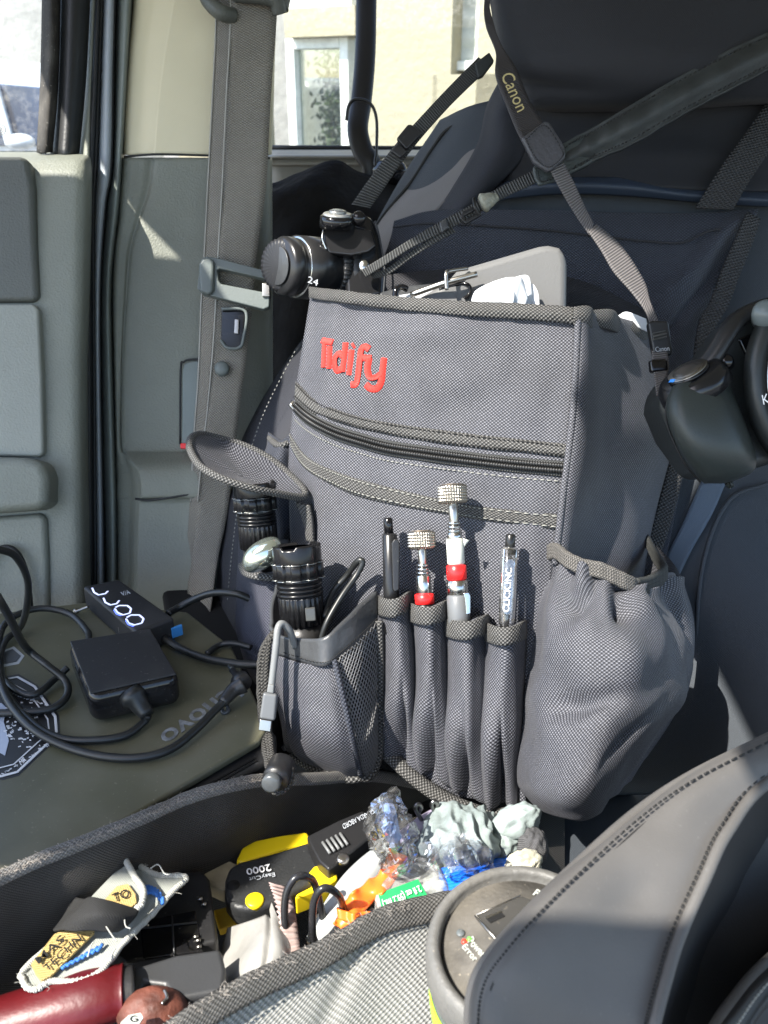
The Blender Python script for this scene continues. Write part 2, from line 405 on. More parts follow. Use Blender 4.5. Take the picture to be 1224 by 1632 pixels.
M_vang = mat('van_window_glass', (.035, .06, .12), .08, spec=.7, var=.5, vscale=2)
M_grille = mat('garage_wall', (.36, .35, .33), .8, bump=.2, bscale=20)
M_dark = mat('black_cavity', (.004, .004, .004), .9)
M_bag = mat('black_rear_bag', (.009, .008, .0075), .9, spec=.15, bump=.3, bscale=60, var=.5)
M_skin_fl = mat('flashlight_anodised', (.010, .010, .011), .25, metal=.3, var=.2)
M_fl_edge = mat('worn_flashlight_edge', (.4, .4, .38), .3, metal=1)
M_cap = mat('pale_green_chrome_cap', (.50, .56, .50), .14, metal=.9)
M_mesh = mat('mesh_net_thread', (.15, .15, .155), .5)
M_glassw = thin_glass('car_window_glass', (.93, .96, .94), .0, .02, haze=.045)
M_clear = thin_glass('clear_plastic', (.88, .89, .9), .05, .06, haze=.035)
M_bottle = thin_glass('clear_bottle_plastic', (.86, .88, .88), .06, .15, haze=.22)
M_wrap = thin_glass('crinkled_plastic_film', (.86, .87, .92), .16, .08, haze=.05, crinkle=35)
M_lens = mat('lens_glass', (.004, .004, .008), .03, spec=1, coat=1)

Z = Vector((0, 0, 1))
CAMUP = Vector((0, ST, CT)); CAMR = Vector((1, 0, 0)); CAMF = Vector((0, CT, -ST))

# ================================================================ SETTING
g = MB().sheet([[Vector((-40, -20, -1.5)), Vector((40, -20, -1.5))], [Vector((-40, 60, -1.5)), Vector((40, 60, -1.5))]], 2, 2, lin=True, flip=True).build('ground', M_asph, smooth=False)
tag(g, None, None, kind='structure')

# house beyond the rear side window
hn = Vector((-.45, -.89, 0)).normalized(); hp = Vector((0, 5.2, 0)); hr = Vector((hn.y*-1, hn.x, 0))
def HW(x, y, off=0.0):
    return PL(x, y, hp-hn*off, hn)
house = thing('house', Vector((0, 5.4, -1.5)), 'cream stucco house wall with white framed windows, seen through the rear side window', 'house')
def quadprism(b, pts, vec): b.prism(pts, vec)
Zr = [(-1500, 3)]
wb = MB()
back = -hn*.25
def strip(x0, y0, x1, y1):       # slab between corner pixels, kept upright
    a = HW(x0, y0); c = HW(x1, y1)
    wb.prism([Vector((a.x, a.y, a.z)), Vector((c.x, c.y, a.z)), Vector((c.x, c.y, c.z)), Vector((a.x, a.y, c.z))], back)
LO = 1100
strip(180, -900, 452, LO)
strip(452, -900, 566, -120); strip(452, 14, 566, 56); strip(452, 500, 566, LO)
strip(566, -900, 690, LO)
strip(690, -900, 800, -260); strip(690, 119, 800, LO)
strip(800, -900, 1700, LO)
wb.build('wall', M_stucco, house, smooth=False)
def hwin(x0, y0, x1, y1, fw, curtain):
    a = HW(x0, y0, .12); c = HW(x1, y1, .12); n = hn
    top, bot = a.z, c.z
    U = Vector((c.x-a.x, c.y-a.y, 0)); w = U.length; U.normalize()
    cen = Vector(((a.x+c.x)/2, (a.y+c.y)/2, (top+bot)/2)); hh = (top-bot)/2
    b = MB()
    b.box(cen+U*(w/2-fw/2), U*(fw/2), n*.04, Z*hh); b.box(cen-U*(w/2-fw/2), U*(fw/2), n*.04, Z*hh)
    b.box(cen+Z*(hh-fw/2), U*(w/2-fw), n*.038, Z*(fw/2)); b.box(cen-Z*(hh-fw/2), U*(w/2-fw), n*.038, Z*(fw/2))
    if w > .5: b.box(cen, U*(fw*.4), n*.036, Z*(hh-fw))
    f = b.build('window_frame', M_winfr, house, smooth=False, bevel=.006)
    MB().box(cen-n*.02, U*(w/2-fw*.9), n*.006, Z*(hh-fw*.9)).build('pane', thin_glass('house_pane_glass', (.80, .84, .80), .10, .03) if not curtain else M_curtain, f, smooth=False)
    MB().box(cen-n*(.75 if not curtain else .06), U*(w*.8), n*.01, Z*hh*1.2).build('curtain', M_curtain, f, smooth=False)
hwin(460, 62, 566, 500, .055, False)
hwin(452, -120, 566, 14, .05, False)
hwin(706, -260, 800, 112, .045, True)

# leafy plant added behind the pane in place of a reflected tree
tr = thing('reflection_standin_plant', HW(535, 400, .45), 'leafy plant added behind the glass, standing in for a tree reflected in the lower left house window', 'plant')
tb = HW(530, 200, .45)
MB().tube([tb-Z*.9, tb-Z*.4, tb+Z*.1], lambda t: .02-.012*t, 8).build('stem', M_bark, tr)
b = MB()
for i in range(700):
    q = Vector((random.gauss(0, .05), random.gauss(0, .04), random.gauss(0, .24)))
    c = tb+Z*.05+q; a = Vector((random.uniform(-1, 1), random.uniform(-1, 1), random.uniform(-1, 1))).normalized()*.022
    e = a.orthogonal().normalized()*.012
    k = len(b.v); b.v += [c-a, c+e, c+a, c-e]; b.f.append([k, k+1, k+2, k+3]); b.uv.append([(0, 0)]*4)
b.build('foliage', M_leaf, tr, smooth=False)

# pale wall and parked van seen through the front door window
gw = MB().box(Vector((-3.2, 7.6, .8)), Vector((3.2, 0, 0)), Vector((0, .15, 0)), Vector((0, 0, 2.6))).build('garden_wall', M_grille, smooth=False)
tag(gw, 'tall pale plain wall behind the parked van, left edge of the view', 'wall')
van = thing('parked_van', P(20, 620, 3.6), 'white parked van with dark side glass, seen through the front door window', 'van')
def vw(x, y, o=0): return PL(x, y, Vector((0, 3.6+o, 0)), Vector((0, 1, 0)))
MB().prism([vw(-700, 90), vw(-150, 84), vw(40, 98), vw(92, 135), vw(110, 240), vw(140, 330), vw(140, 700), vw(-700, 700)], Vector((0, 1.5, 0))).build('body', M_vanw, van, bevel=.05, seg=4)
MB().prism([vw(-400, 136, -.01), vw(-5, 133, -.01), vw(74, 140, -.01), vw(94, 232, -.01), vw(-400, 236, -.01)], Vector((0, .02, 0))).build('side_window', M_vang, van, bevel=.005)
MB().prism([vw(-20, 133, -.03), vw(-4, 133, -.03), vw(24, 232, -.03), vw(8, 234, -.03)], Vector((0, .02, 0))).build('window_pillar', M_vanw, van, bevel=.006)
MB().blob(vw(32, 226, -.12), Vector((.055, 0, 0)), Vector((0, .04, 0)), Vector((0, 0, .028)), 0).build('mirror', M_vanw, van)

# ================================================================ CAR CABIN
car = thing('car_cabin', Vector((0, .9, -1.2)), 'grey car interior side with door panel, beige pillar trim and window openings', 'car interior')
# door panel
def doord(x, y): return .885
rows = []
door_cols = [-260, -120, 20, 100, 128, 140, 146]
for y, dx, dd in ((240, -3, .97), (243, -2, .95), (250, 0, .905), (262, 0, .888), (300, 1, .880), (450, -2, .876), (600, -6, .876), (800, -4, .874), (1000, 0, .872), (1250, 5, .87)):
    dep = [0, 0, 0, 0, .004, .018, .05]
    rows.append([(x+dx, y, dd+k) for x, k in zip(door_cols, dep)])
door = MB().sheet(rows, 42, 70).build('door', M_grey_pl, car, solid=.003)
def inset(name, pts, d, m, bev, th=.02, par=None):
    return MB().prism([(x, y, d) for x, y in pts], CAMF*th).build(name, m, par or door, bevel=bev, seg=4)
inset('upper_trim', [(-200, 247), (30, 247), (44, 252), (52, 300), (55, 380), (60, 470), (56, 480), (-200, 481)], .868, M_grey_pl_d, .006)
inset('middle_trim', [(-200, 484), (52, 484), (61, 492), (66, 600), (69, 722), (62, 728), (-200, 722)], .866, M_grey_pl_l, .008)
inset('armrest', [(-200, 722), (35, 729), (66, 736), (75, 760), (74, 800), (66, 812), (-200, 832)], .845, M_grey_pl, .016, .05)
inset('door_pocket', [(-200, 838), (60, 818), (72, 822), (76, 900), (80, 1150), (-200, 1150)], .866, M_grey_pl, .006)
MB().tube([(-40, 980, .858), (-20, 900, .858), (5, 873, .858), (30, 885, .858), (44, 930, .858), (46, 990, .858), (20, 1060, .858)], .003, 8).build('speaker_ring', M_rubber, door)
# frame of the door window
MB().sheet([[(68, -80, .93), (84, -80, .915), (98, -80, .93)], [(64, 120, .93), (80, 120, .915), (94, 120, .93)], [(58, 243, .93), (72, 243, .915), (84, 243, .93)]], 8, 20).build('felt_seal', M_felt, door, solid=.004)
MB().sheet([[(92, -80, .935), (120, -80, .92), (148, -80, .94)], [(88, 120, .935), (112, 120, .92), (138, 120, .94)], [(80, 246, .935), (104, 250, .92), (126, 252, .94)]], 8, 20).build('window_frame', M_rubber, door, solid=.01)
MB().sheet([[(145, -80, .945), (155, -80, .94), (160, -80, .97)], [(137, 120, .945), (146, 120, .94), (152, 120, .97)], [(122, 256, .945), (140, 262, .93), (150, 265, .97)]], 8, 20).build('frame_edge', M_grey_pl, door, solid=.004)
MB().sheet([[(-400, -200, .955), (90, -200, .955)], [(-400, 248, .955), (80, 248, .955)]], 2, 2, lin=True).build('door_glass', M_glassw, door, smooth=False)
text('glass_mark', 'B', [(-3, 203, .952), (5, 203, .952), (5, 212, .952), (-3, 212, .952)], M_grey_pl_d, door)
MB().tube([(1+8*math.cos(a*.5236), 207+8*math.sin(a*.5236), .952) for a in range(13)], .0004, 6).build('glass_mark_ring', M_grey_pl_d, door)
# door aperture: rubber seals and painted body
ys = [-100, 100, 260, 330, 450, 600, 800, 1000, 1150]
def col(f, d): return [(f(y), y, d) for y in ys]
fA = lambda y: interp([(-100, 152), (0, 150), (260, 128), (450, 118), (600, 116), (900, 122), (1150, 125)], y)
fB = lambda y: interp([(-100, 163), (0, 160), (260, 150), (330, 146), (600, 148), (900, 150), (1150, 150)], y)
fC = lambda y: interp([(-100, 186), (0, 183), (260, 178), (330, 168), (450, 160), (600, 160), (900, 166), (1150, 168)], y)
fD = lambda y: interp([(-100, 216), (0, 214), (150, 200), (250, 196), (330, 190), (450, 178), (600, 180), (800, 186), (1000, 187), (1150, 187)], y)
MB().sheet([[(fA(y), y, .955), ((fA(y)+fB(y))/2, y, .937), (fB(y), y, .942), (fB(y)+1, y, .99)] for y in ys], 14, 60).build('door_seal', M_rubber, car, solid=.004)
MB().sheet([[(fB(y)-3, y, .99), (lerp(fB(y), fC(y), .25), y, .948), (lerp(fB(y), fC(y), .7), y, .940), (fC(y), y, .952), (fC(y)+2, y, .99)] for y in ys], 14, 60).build('body_jamb', M_body, car, solid=.002)
MB().sheet([[(fC(y)-4, y, .99), (lerp(fC(y), fD(y), .4), y, .948), (fD(y)-3, y, .946), (fD(y)+4, y, 1.0)] for y in ys], 12, 60).build('inner_seal', mat('olive_rubber', (.15, .17, .155), .45), car, solid=.003)
MB().tube([(fB(y)+2, y, .944) for y in ys], .0018, 8, 50).build('jamb_bead', M_rubber, car)
MB().tube([(fC(y)-1, y, .948) for y in ys], .0014, 8, 50).build('jamb_bead', M_rubber, car)
# B pillar trim, upper beige
rows = []
for y, xl, xm, xr in ((-90, 216, 290, 444), (0, 214, 280, 440), (100, 204, 264, 436), (180, 199, 255, 434), (246, 197, 250, 431)):
    rows.append([(xl-2, y, 1.0), (xl+2, y, .958), (lerp(xl, xm, .5), y-1, .954), (xm-6, y, .953), (xm+8, y+0, .954), (lerp(xm, xr, .5), y, .964), (xr-6, y, .972), (xr, y, .99), (xr+2, y, 1.05)])
MB().sheet(rows, 60, 40).build('upper_pillar_trim', M_beige, car, solid=.003)
MB().tube([(198, 250, .955), (250, 246, .951), (330, 248, .962), (430, 252, .975)], .0012, 6).build('trim_gap', M_rubber, car)
rows = []
lower = [(251, 197, 246, 0), (300, 193, 240, 0), (345, 190, 226, 0), (400, 183, 211, 0), (470, 180, 205, 0), (560, 181, 199, 0), (660, 183, 196, 0), (712, 184, 197, .000), (724, 185, 203, -.006), (742, 185, 216, -.024), (760, 186, 224, -.030), (790, 186, 226, -.030), (797, 187, 224, -.024), (815, 187, 222, -.022), (900, 187, 220, -.022), (1010, 187, 219, -.022), (1120, 187, 219, -.02)]
for y, xl, xm, k in lower:
    xr = 432
    rows.append([(xl-3, y, 1.0), (xl+1, y, .956), (lerp(xl, xm, .6), y, .953+k*.3), (xm-3, y, .957+k), (xm+6, y, .953+k), (lerp(xm, xr, .3), y, .956+k), (lerp(xm, xr, .6), y, .96+k), (xr-6, y, .972), (xr+2, y, 1.04)])
pil = MB().sheet(rows, 60, 110).build('lower_pillar_trim', M_grey_pl, car, solid=.003)
MB().tube([(216, 795, .930), (240, 797, .926), (300, 788, .927), (345, 778, .930)], .0014, 6).build('shelf_gap', M_rubber, pil)
# belt outlet cover with red edge below
inset('belt_outlet_cover', [(290, 590), (294, 579), (306, 575), (345, 575), (345, 712), (289, 708)], .950, mat('grey_cover', (.15, .175, .168), .5, bump=.3, bscale=750), .002, .01, pil)
MB().tube([(345, 573, .95), (306, 573, .95), (293, 577, .95), (288, 590, .95), (287, 708, .95)], .0012, 6, 30).build('outlet_gap', M_rubber, pil)
MB().box((306, 711, .948), CAMR*.012, CAMUP*.003, CAMF*.003).build('belt_release_mark', M_redband, pil, bevel=.001)
# small storage: rear quarter below the window
MB().sheet([[(425, 238, 1.36), (600, 238, 1.36), (800, 238, 1.36), (1400, 238, 1.36)], [(425, 244, 1.31), (600, 244, 1.31), (800, 244, 1.31), (1400, 244, 1.31)],
            [(425, 262, 1.29), (600, 262, 1.29), (800, 262, 1.29), (1400, 262, 1.29)], [(425, 300, 1.31), (600, 300, 1.31), (800, 300, 1.31), (1400, 300, 1.31)],
            [(425, 700, 1.33), (600, 700, 1.33), (800, 700, 1.33), (1400, 700, 1.33)]], 20, 30).build('rear_quarter_trim', mat('rear_trim_plastic', (.23, .22, .19), .45, bump=.2, bscale=500), car, solid=.01)
MB().sheet([[(430, -300, 1.37), (1400, -300, 1.37)], [(430, 240, 1.37), (1400, 240, 1.37)]], 2, 2, lin=True).build('rear_side_glass', M_glassw, car, smooth=False)
MB().tube([(425, 235, 1.358), (800, 237, 1.358), (1400, 240, 1.358)], .0035, 8).build('glass_seal', M_rubber, car)
MB().sheet([[Vector((-1.2, .1, -.95)), Vector((1.5, .1, -.95))], [Vector((-1.2, 1.4, -.95)), Vector((1.5, 1.4, -.95))]], 2, 2, lin=True, flip=True).build('floor', M_binin, car, solid=.02)

# ================================================================ SEAT BELT
belt = thing('seat_belt', P(300, 1000, .93), 'grey-brown seat belt webbing hanging down the pillar with its latch plate', 'seat belt')
def strap(edges, m, name, par, th=.0014, nv=60, nu=6, disp=None):
    rows = [[e[0:3], tuple((a+b)/2 for a, b in zip(e[0:3], e[3:6])), e[3:6]] for e in edges]
    return MB().sheet(rows, nu, nv, disp).build(name, m, par, solid=th, off=0)
bw = [(366, -60, .93, 444, -60, .935), (366, 40, .93, 441, 30, .935), (360, 150, .925, 432, 150, .93), (353, 300, .92, 424, 300, .925), (347, 400, .915, 410, 400, .92), (343, 480, .915, 402, 490, .92), (338, 560, .915, 394, 560, .92), (330, 650, .915, 382, 650, .92), (322, 720, .915, 372, 740, .92), (314, 800, .92, 362, 820, .925), (308, 880, .925, 350, 880, .92), (300, 950, .93, 338, 945, .90), (296, 1010, .94, 330, 1000, .89)]
strap(bw, M_belt, 'shoulder_webbing', belt, nv=90, disp=lambda u, v, p: .0012*math.sin(v*23+u*2))
bw2 = [(343, -60, .945, 372, -60, .94), (343, 40, .945, 370, 40, .94), (338, 150, .94, 366, 150, .935), (330, 300, .935, 358, 300, .93), (325, 400, .93, 352, 400, .925), (320, 480, .93, 345, 490, .925), (315, 600, .93, 336, 600, .925), (308, 700, .93, 326, 720, .925), (303, 800, .93, 318, 800, .925), (296, 900, .94, 306, 900, .935), (286, 1000, .95, 298, 1000, .945)]
strap(bw2, M_belt, 'lap_webbing', belt, nv=70)
MB().tube([(e[0]+1, e[1], e[2]-.0015) for e in bw[:10]], .0009, 6, 80).build('webbing_edge', M_belt_edge, belt)
MB().tube([(e[0]+1, e[1], e[2]-.0015) for e in bw2[:9]], .0009, 6, 80).build('webbing_edge', M_belt_edge, belt)
MB().tube([(326, -14, .93), (334, 4, .925), (352, 20, .92), (372, 26, .93)], .008, 12).tube([(372, -10, .918), (420, -6, .916), (440, 2, .918), (446, 22, .925)], .008, 12).tube([(326, -14, .93), (330, -40, .93), (400, -60, .92), (450, -30, .92), (448, 16, .925)], .008, 12, 30).build('belt_guide', M_grey_pl_d, belt)
# latch plate
lp = MB()
lp.prism([(c[0], c[1], .897) for c in ((318, 418), (322, 411), (330, 408), (342, 410), (352, 412), (420, 430), (430, 437), (430, 446), (350, 428), (346, 430), (348, 446), (352, 452), (424, 466), (430, 472), (429, 489), (420, 493), (322, 468), (314, 460))], CAMF*.012)
latch = lp.build('latch_plate', M_buckle, belt, bevel=.004, seg=3)
MB().prism([(c[0], c[1], .892) for c in ((316, 420), (322, 411), (336, 409), (341, 418), (340, 464), (332, 470), (318, 464))], CAMF*.014).build('grip', M_buckle, latch, bevel=.004, seg=3)
fr = MB()
T = [(353, 492), (391, 496), (388, 540), (381, 554), (362, 554), (352, 542)]
fr.tube([(x, y, .905) for x, y in T], .0017, 8, 40).build('tongue', M_buckle, latch)
MB().prism([(x, y, .909) for x, y in T], CAMF*.002).build('tongue_plate', M_black_gl, latch, bevel=.001)
MB().prism([(x, y, .906) for x, y in ((374, 508), (381, 509), (380, 532), (373, 531))], CAMF*.0015).build('tongue_slot', M_steel, latch, bevel=.0006)
MB().box((425, 464, .90), CAMR*.004, CAMUP*.007, CAMF*.006).build('metal_catch', M_steel, latch, bevel=.001)
c = P(354, 588, .9125); MB().lathe(c, c-CAMF*.005, [(0, .0078), (.5, .0078), (.9, .006), (1, .001)], 24).build('stop_button', M_buckle, belt)

# ================================================================ REAR THINGS
bag = MB().sheet([[(425, 286, 1.16), (470, 275, 1.14), (535, 257, 1.13), (575, 270, 1.14), (640, 300, 1.18)],
                  [(425, 330, 1.12), (470, 330, 1.10), (535, 330, 1.09), (580, 340, 1.10), (650, 340, 1.15)],
                  [(420, 480, 1.14), (470, 480, 1.10), (535, 480, 1.10), (600, 480, 1.11), (650, 480, 1.15)],
                  [(415, 700, 1.15), (470, 700, 1.12), (535, 700, 1.11), (600, 700, 1.11), (650, 700, 1.15)]], 30, 30,
                 lambda u, v, p: .012*noise.noise(p*18)).build('rear_seat_bag', M_bag, solid=.01)
tag(bag, 'black cloth bag on the rear seat behind the belt', 'bag')
bar = thing('coat_hook', P(600, 270, 1.2), 'long curved black hanger bar with a wire hook in the rear window', 'hanger')
MB().tube([(584, -60, 1.22), (584, 0, 1.22), (582, 90, 1.21), (576, 160, 1.2), (570, 205, 1.19), (578, 240, 1.19), (592, 262, 1.19), (596, 300, 1.2)], .0145, 14, 50, flat=.5, up=CAMF.copy()).build('bar', mat('hanger_black', (.012, .011, .011), .45), bar)
MB().tube([(552, 192, 1.17), (556, 168, 1.165), (568, 158, 1.16), (590, 165, 1.16), (600, 190, 1.165), (600, 240, 1.17), (598, 262, 1.17), (604, 272, 1.17)], .0022, 8, 50).build('wire_hook', M_black_pl, bar)
MB().blob((622, 275, 1.17), CAMR*.024, CAMUP*.018, CAMF*.02, .1).build('knob', M_black_gl, bar)

# ================================================================ PASSENGER SEAT
seat = thing('passenger_seat', P(800, 1300, .95), 'car seat in black and navy neoprene cover behind the organizer', 'car seat')
rows = [
 [(700, 190, .99), (760, 165, .93), (860, 150, .90), (1000, 150, .89), (1250, 150, .89), (1400, 150, .93)],
 [(655, 260, 1.00), (720, 250, .93), (860, 240, .88), (1000, 240, .87), (1250, 240, .87), (1400, 240, .92)],
 [(610, 340, 1.00), (680, 340, .92), (860, 340, .875), (1000, 340, .865), (1250, 340, .865), (1400, 340, .92)],
 [(555, 440, .99), (640, 440, .90), (860, 460, .87), (1000, 460, .86), (1250, 460, .86), (1400, 460, .92)],
 [(440, 600, .97), (540, 600, .88), (860, 620, .86), (1000, 640, .85), (1250, 640, .84), (1400, 640, .9)],
 [(375, 730, .96), (480, 760, .86), (860, 800, .84), (1010, 800, .83), (1250, 800, .82), (1400, 800, .88)],
 [(345, 900, .95), (470, 920, .85), (860, 960, .83), (1040, 960, .81), (1250, 960, .78), (1400, 960, .82)],
 [(345, 1020, .93), (470, 1060, .84), (860, 1120, .82), (1040, 1120, .79), (1250, 1120, .73), (1400, 1120, .74)],
 [(380, 1150, .90), (500, 1180, .82), (860, 1260, .79), (1040, 1260, .76), (1250, 1260, .69), (1400, 1260, .68)]]
back = MB().sheet(rows, 60, 60, lambda u, v, p: .003*noise.noise(p*9)).build('backrest', M_seat, seat, solid=.02)
# cushion under everything
cush = MB().sheet([[Hz(300, 1150, .60), Hz(700, 1150, .60), Hz(1300, 1100, .60)], [Hz(250, 1300, .565), Hz(700, 1330, .555), Hz(1300, 1300, .56)],
             [Hz(0, 1700, .56), Hz(700, 1700, .555), Hz(1300, 1700, .56)], [Hz(0, 2200, .58), Hz(700, 2200, .58), Hz(1300, 2200, .60)]], 30, 30).build('cushion', M_seat, seat, solid=.03)
# light side panel and shoulder
MB().sheet([[(757, 198, .945), (770, 193, .93), (785, 200, .92)], [(715, 205, .96), (740, 225, .93), (765, 250, .90)], [(690, 235, .97), (715, 265, .93), (735, 290, .89)], [(655, 290, .975), (680, 310, .925), (700, 330, .885)], [(608, 345, .98), (635, 360, .91), (660, 375, .88)], [(560, 420, .98), (600, 430, .90), (630, 440, .875)]], 16, 40).build('shoulder_panel', M_seat_grey, seat, solid=.008)
MB().tube([(757, 196, .94), (715, 205, .955), (688, 238, .965), (655, 290, .97), (610, 345, .975), (562, 420, .975)], .002, 6, 40).build('shoulder_seam', M_thread, seat)
# left bolster in front cloth
MB().sheet([[(500, 520, .96), (520, 520, .90), (560, 520, .86)], [(440, 600, .96), (470, 610, .88), (520, 620, .85)], [(392, 690, .955), (430, 700, .865), (490, 710, .84)],
            [(362, 790, .95), (400, 800, .86), (470, 810, .83)], [(345, 890, .945), (385, 900, .855), (460, 910, .82)], [(343, 990, .93), (390, 1010, .84), (460, 1020, .81)], [(380, 1110, .90), (430, 1130, .82), (470, 1140, .8)]], 20, 50,
           lambda u, v, p: .003*noise.noise(p*25)).build('side_bolster', M_seat_side, seat, solid=.008)
def dashes(b, pts, n, ln=.45, r=.0005, lift=0.0):
    p = [V3(q) for q in pts]
    for i in range(n):
        a = cr(p, i/n); c = cr(p, (i+ln)/n)
        k = 1-lift/a.length if lift else 1
        b.tube([a*k, c*k], r, 5, 1)
    return b
dashes(MB(), [(470, 560, .872), (420, 660, .862), (388, 760, .85), (372, 860, .848), (362, 960, .85)], 60, lift=.012).build('bolster_stitching', M_thread_l, seat)
# headrest in a black cloth cover
rows = [
 [(778, -160, .88), (800, -160, .83), (950, -160, .79), (1150, -160, .78), (1400, -160, .80)],
 [(774, -40, .86), (800, -40, .80), (950, -40, .765), (1150, -40, .755), (1400, -40, .78)],
 [(780, 30, .86), (806, 35, .80), (950, 40, .76), (1150, 40, .75), (1400, 40, .77)],
 [(795, 100, .86), (825, 110, .80), (960, 110, .765), (1150, 110, .755), (1400, 110, .78)],
 [(820, 160, .87), (850, 165, .82), (970, 165, .785), (1150, 160, .78), (1400, 160, .80)],
 [(850, 178, .90), (880, 184, .86), (980, 182, .835), (1150, 175, .83), (1400, 170, .84)]]
def hd(u, v, p): return .007*noise.noise(Vector((p.x*7, p.z*18, 2)))-.012*math.exp(-((v-.72)/.08)**2)*(.5+.5*math.sin(u*7))
MB().sheet(rows, 50, 50, hd).build('headrest', M_head, seat, solid=.01)
# yoke under the headrest and its folds
rows = [
 [(800, 150, .90), (860, 170, .86), (1000, 172, .84), (1150, 168, .835), (1400, 165, .85)],
 [(790, 200, .90), (860, 205, .865), (1000, 200, .845), (1150, 200, .84), (1400, 200, .85)],
 [(780, 250, .89), (860, 250, .862), (1000, 255, .845), (1150, 258, .84), (1400, 250, .85)],
 [(780, 292, .89), (860, 290, .858), (1000, 296, .84), (1150, 305, .838), (1400, 300, .85)]]
MB().sheet(rows, 50, 30, lambda u, v, p: .005*noise.noise(Vector((p.x*12, p.z*45, 5)))).build('yoke', M_head, seat, solid=.008)
rows = [[(790, 300, .87), (820, 286, .858), (900, 283, .849), (1000, 283, .846), (1100, 297, .842), (1224, 306, .84), (1400, 310, .84)],
        [(790, 312, .862), (820, 300, .848), (900, 294, .838), (1000, 297, .835), (1100, 310, .831), (1224, 318, .83), (1400, 322, .83)],
        [(790, 322, .868), (820, 316, .855), (900, 310, .847), (1000, 313, .844), (1100, 322, .84), (1224, 330, .838), (1400, 335, .838)]]
MB().sheet(rows, 50, 10).build('piping', M_seat_blue, seat, solid=.006)
# dark draped shoulder strap of the cover (left of the yoke)
rows = [[(800, 120, .90), (820, 140, .87), (840, 160, .88)], [(775, 170, .90), (800, 190, .86), (850, 200, .87)], [(760, 230, .895), (790, 250, .86), (835, 250, .87)], [(720, 300, .89), (750, 310, .855), (790, 300, .87)], [(690, 345, .885), (715, 350, .86), (745, 345, .87)]]
MB().sheet(rows, 14, 40).build('cover_side_wing', M_seat_side, seat, solid=.006)
# blue-grey stripe on the seat: reflected light painted as a strip of cloth
MB().sheet([[(1118, 765, .822), (1160, 760, .818)], [(1090, 830, .818), (1135, 820, .813)], [(1062, 890, .816), (1102, 880, .808)], [(1060, 905, .815), (1080, 925, .806)]], 6, 16, lambda u, v, p: .004).build('painted_light_stripe', M_seat_reflection, seat, solid=.002)
MB().tube([(1224, 770, .815), (1160, 800, .815), (1120, 900, .80), (1110, 1050, .785), (1120, 1250, .74)], .002, 6, 40).build('seam', M_seat, seat)

# ================================================================ ORGANIZER
ZB = P(700, 1290, .72)
org = thing('seat_organizer', ZB, 'dark grey fabric car seat organizer with red embroidered logo, zip and pockets', 'organizer')
XL = [(450, 498), (550, 482), (640, 468), (700, 461), (760, 459), (850, 462), (1000, 470), (1250, 480)]
XR = [(450, 920), (600, 915), (700, 906), (800, 893), (880, 884), (1000, 870), (1250, 840), (1300, 835)]
def FD(x, y):
    xl = interp(XL, y); xr = interp(XR, y); s = (x-xl)/(xr-xl); s = max(-.3, min(1.1, s))
    t = (y-460)/800
    bul = .016*math.sin(math.pi*max(0, min(1, s)))
    left = .02*(1-sstep(0, .12, s))
    return .765-.082*s-bul+left-.012*t+.010*math.exp(-((t-.02)/.05)**2)*0
def FP(x, y, off=0.0):
    p = P(x, y, FD(x, y)); xl = interp(XL, y); u = (x-xl)/(interp(XR, y)-xl); v = (y-465)/770
    return p*(1-(off+fdisp(max(0, min(1, u)), v, p)-.002)/p.length)
def fdisp(u, v, p):
    k = .0045*noise.noise(p*11)+.0025*noise.noise(Vector((p.x*30, p.z*12, 4)))
    k -= .005*math.exp(-(((u-.62)/.12)**2+((v-.24)/.045)**2))
    k -= .0045*math.exp(-(((u-.2)/.16)**2+((v-.05)/.022)**2))
    k += .0045*math.exp(-(((u-.45)/.2)**2+((v-.08)/.03)**2))
    k += .004*math.exp(-(((u-.25-(v-.2)*.8)/.05)**2+((v-.2)/.08)**2))
    k -= .004*math.exp(-(((u-.80)/.07)**2+((v-.15)/.07)**2))
    return k*(1-.9*sstep(.9, 1, u))
rows = []
for i in range(131):
    t = i/130; row = []
    for j in range(91):
        q = j/90
        yt = lerp(462, 492, q)+8*math.sin(math.pi*q); yb = interp([(0, 1190), (.3, 1195), (.7, 1270), (1, 1285)], q)
        y = lerp(yt, yb, t); row.append(FP(lerp(interp(XL, y), interp(XR, y), q), y))
    rows.append(row)
MB().grid(rows).build('front_panel', M_oxford, org, solid=.004)
# right side gusset
rows = []
for y0, xr, dr in ((492, 1036, .80), (600, 1056, .80), (700, 1072, .80), (800, 1052, .79), (900, 1030, .78), (1050, 1010, .77), (1250, 980, .75)):
    xl = interp(XR, y0); yy = y0
    d0 = FD(xl, y0)
    rows.append([(xl, yy, d0), (xl+10, yy+1, d0-.004), (lerp(xl, xr, .25), yy+6, d0+.006), (lerp(xl, xr, .5), yy+12*(y0 < 550), lerp(d0, dr, .40)), (lerp(xl, xr, .75), yy+22*(y0 < 550), lerp(d0, dr, .68)), (xr, yy+32*(y0 < 550), dr)])
MB().sheet(rows, 50, 60, lambda u, v, p: .006*math.sin(u*9+.5)*sstep(.1, .4, u)*(.4+.6*v)+.003*noise.noise(p*14)).build('side_gusset', M_oxford, org, solid=.004)
MB().tube([(interp(XR, y)+3, y, FD(interp(XR, y), y)-.003) for y in (500, 560, 620, 700, 780, 860, 900)], .0028, 8, 60).build('corner_piping', M_oxford, org)
# interior back wall
MB().sheet([[(505, 455, .82), (700, 430, .82), (900, 440, .81), (1040, 500, .82)], [(500, 700, .82), (700, 700, .82), (900, 700, .81), (1050, 700, .82)], [(500, 1240, .80), (700, 1250, .79), (900, 1260, .78), (1000, 1240, .78)]], 20, 20).build('rear_wall', M_oxford_in, org, solid=.004)
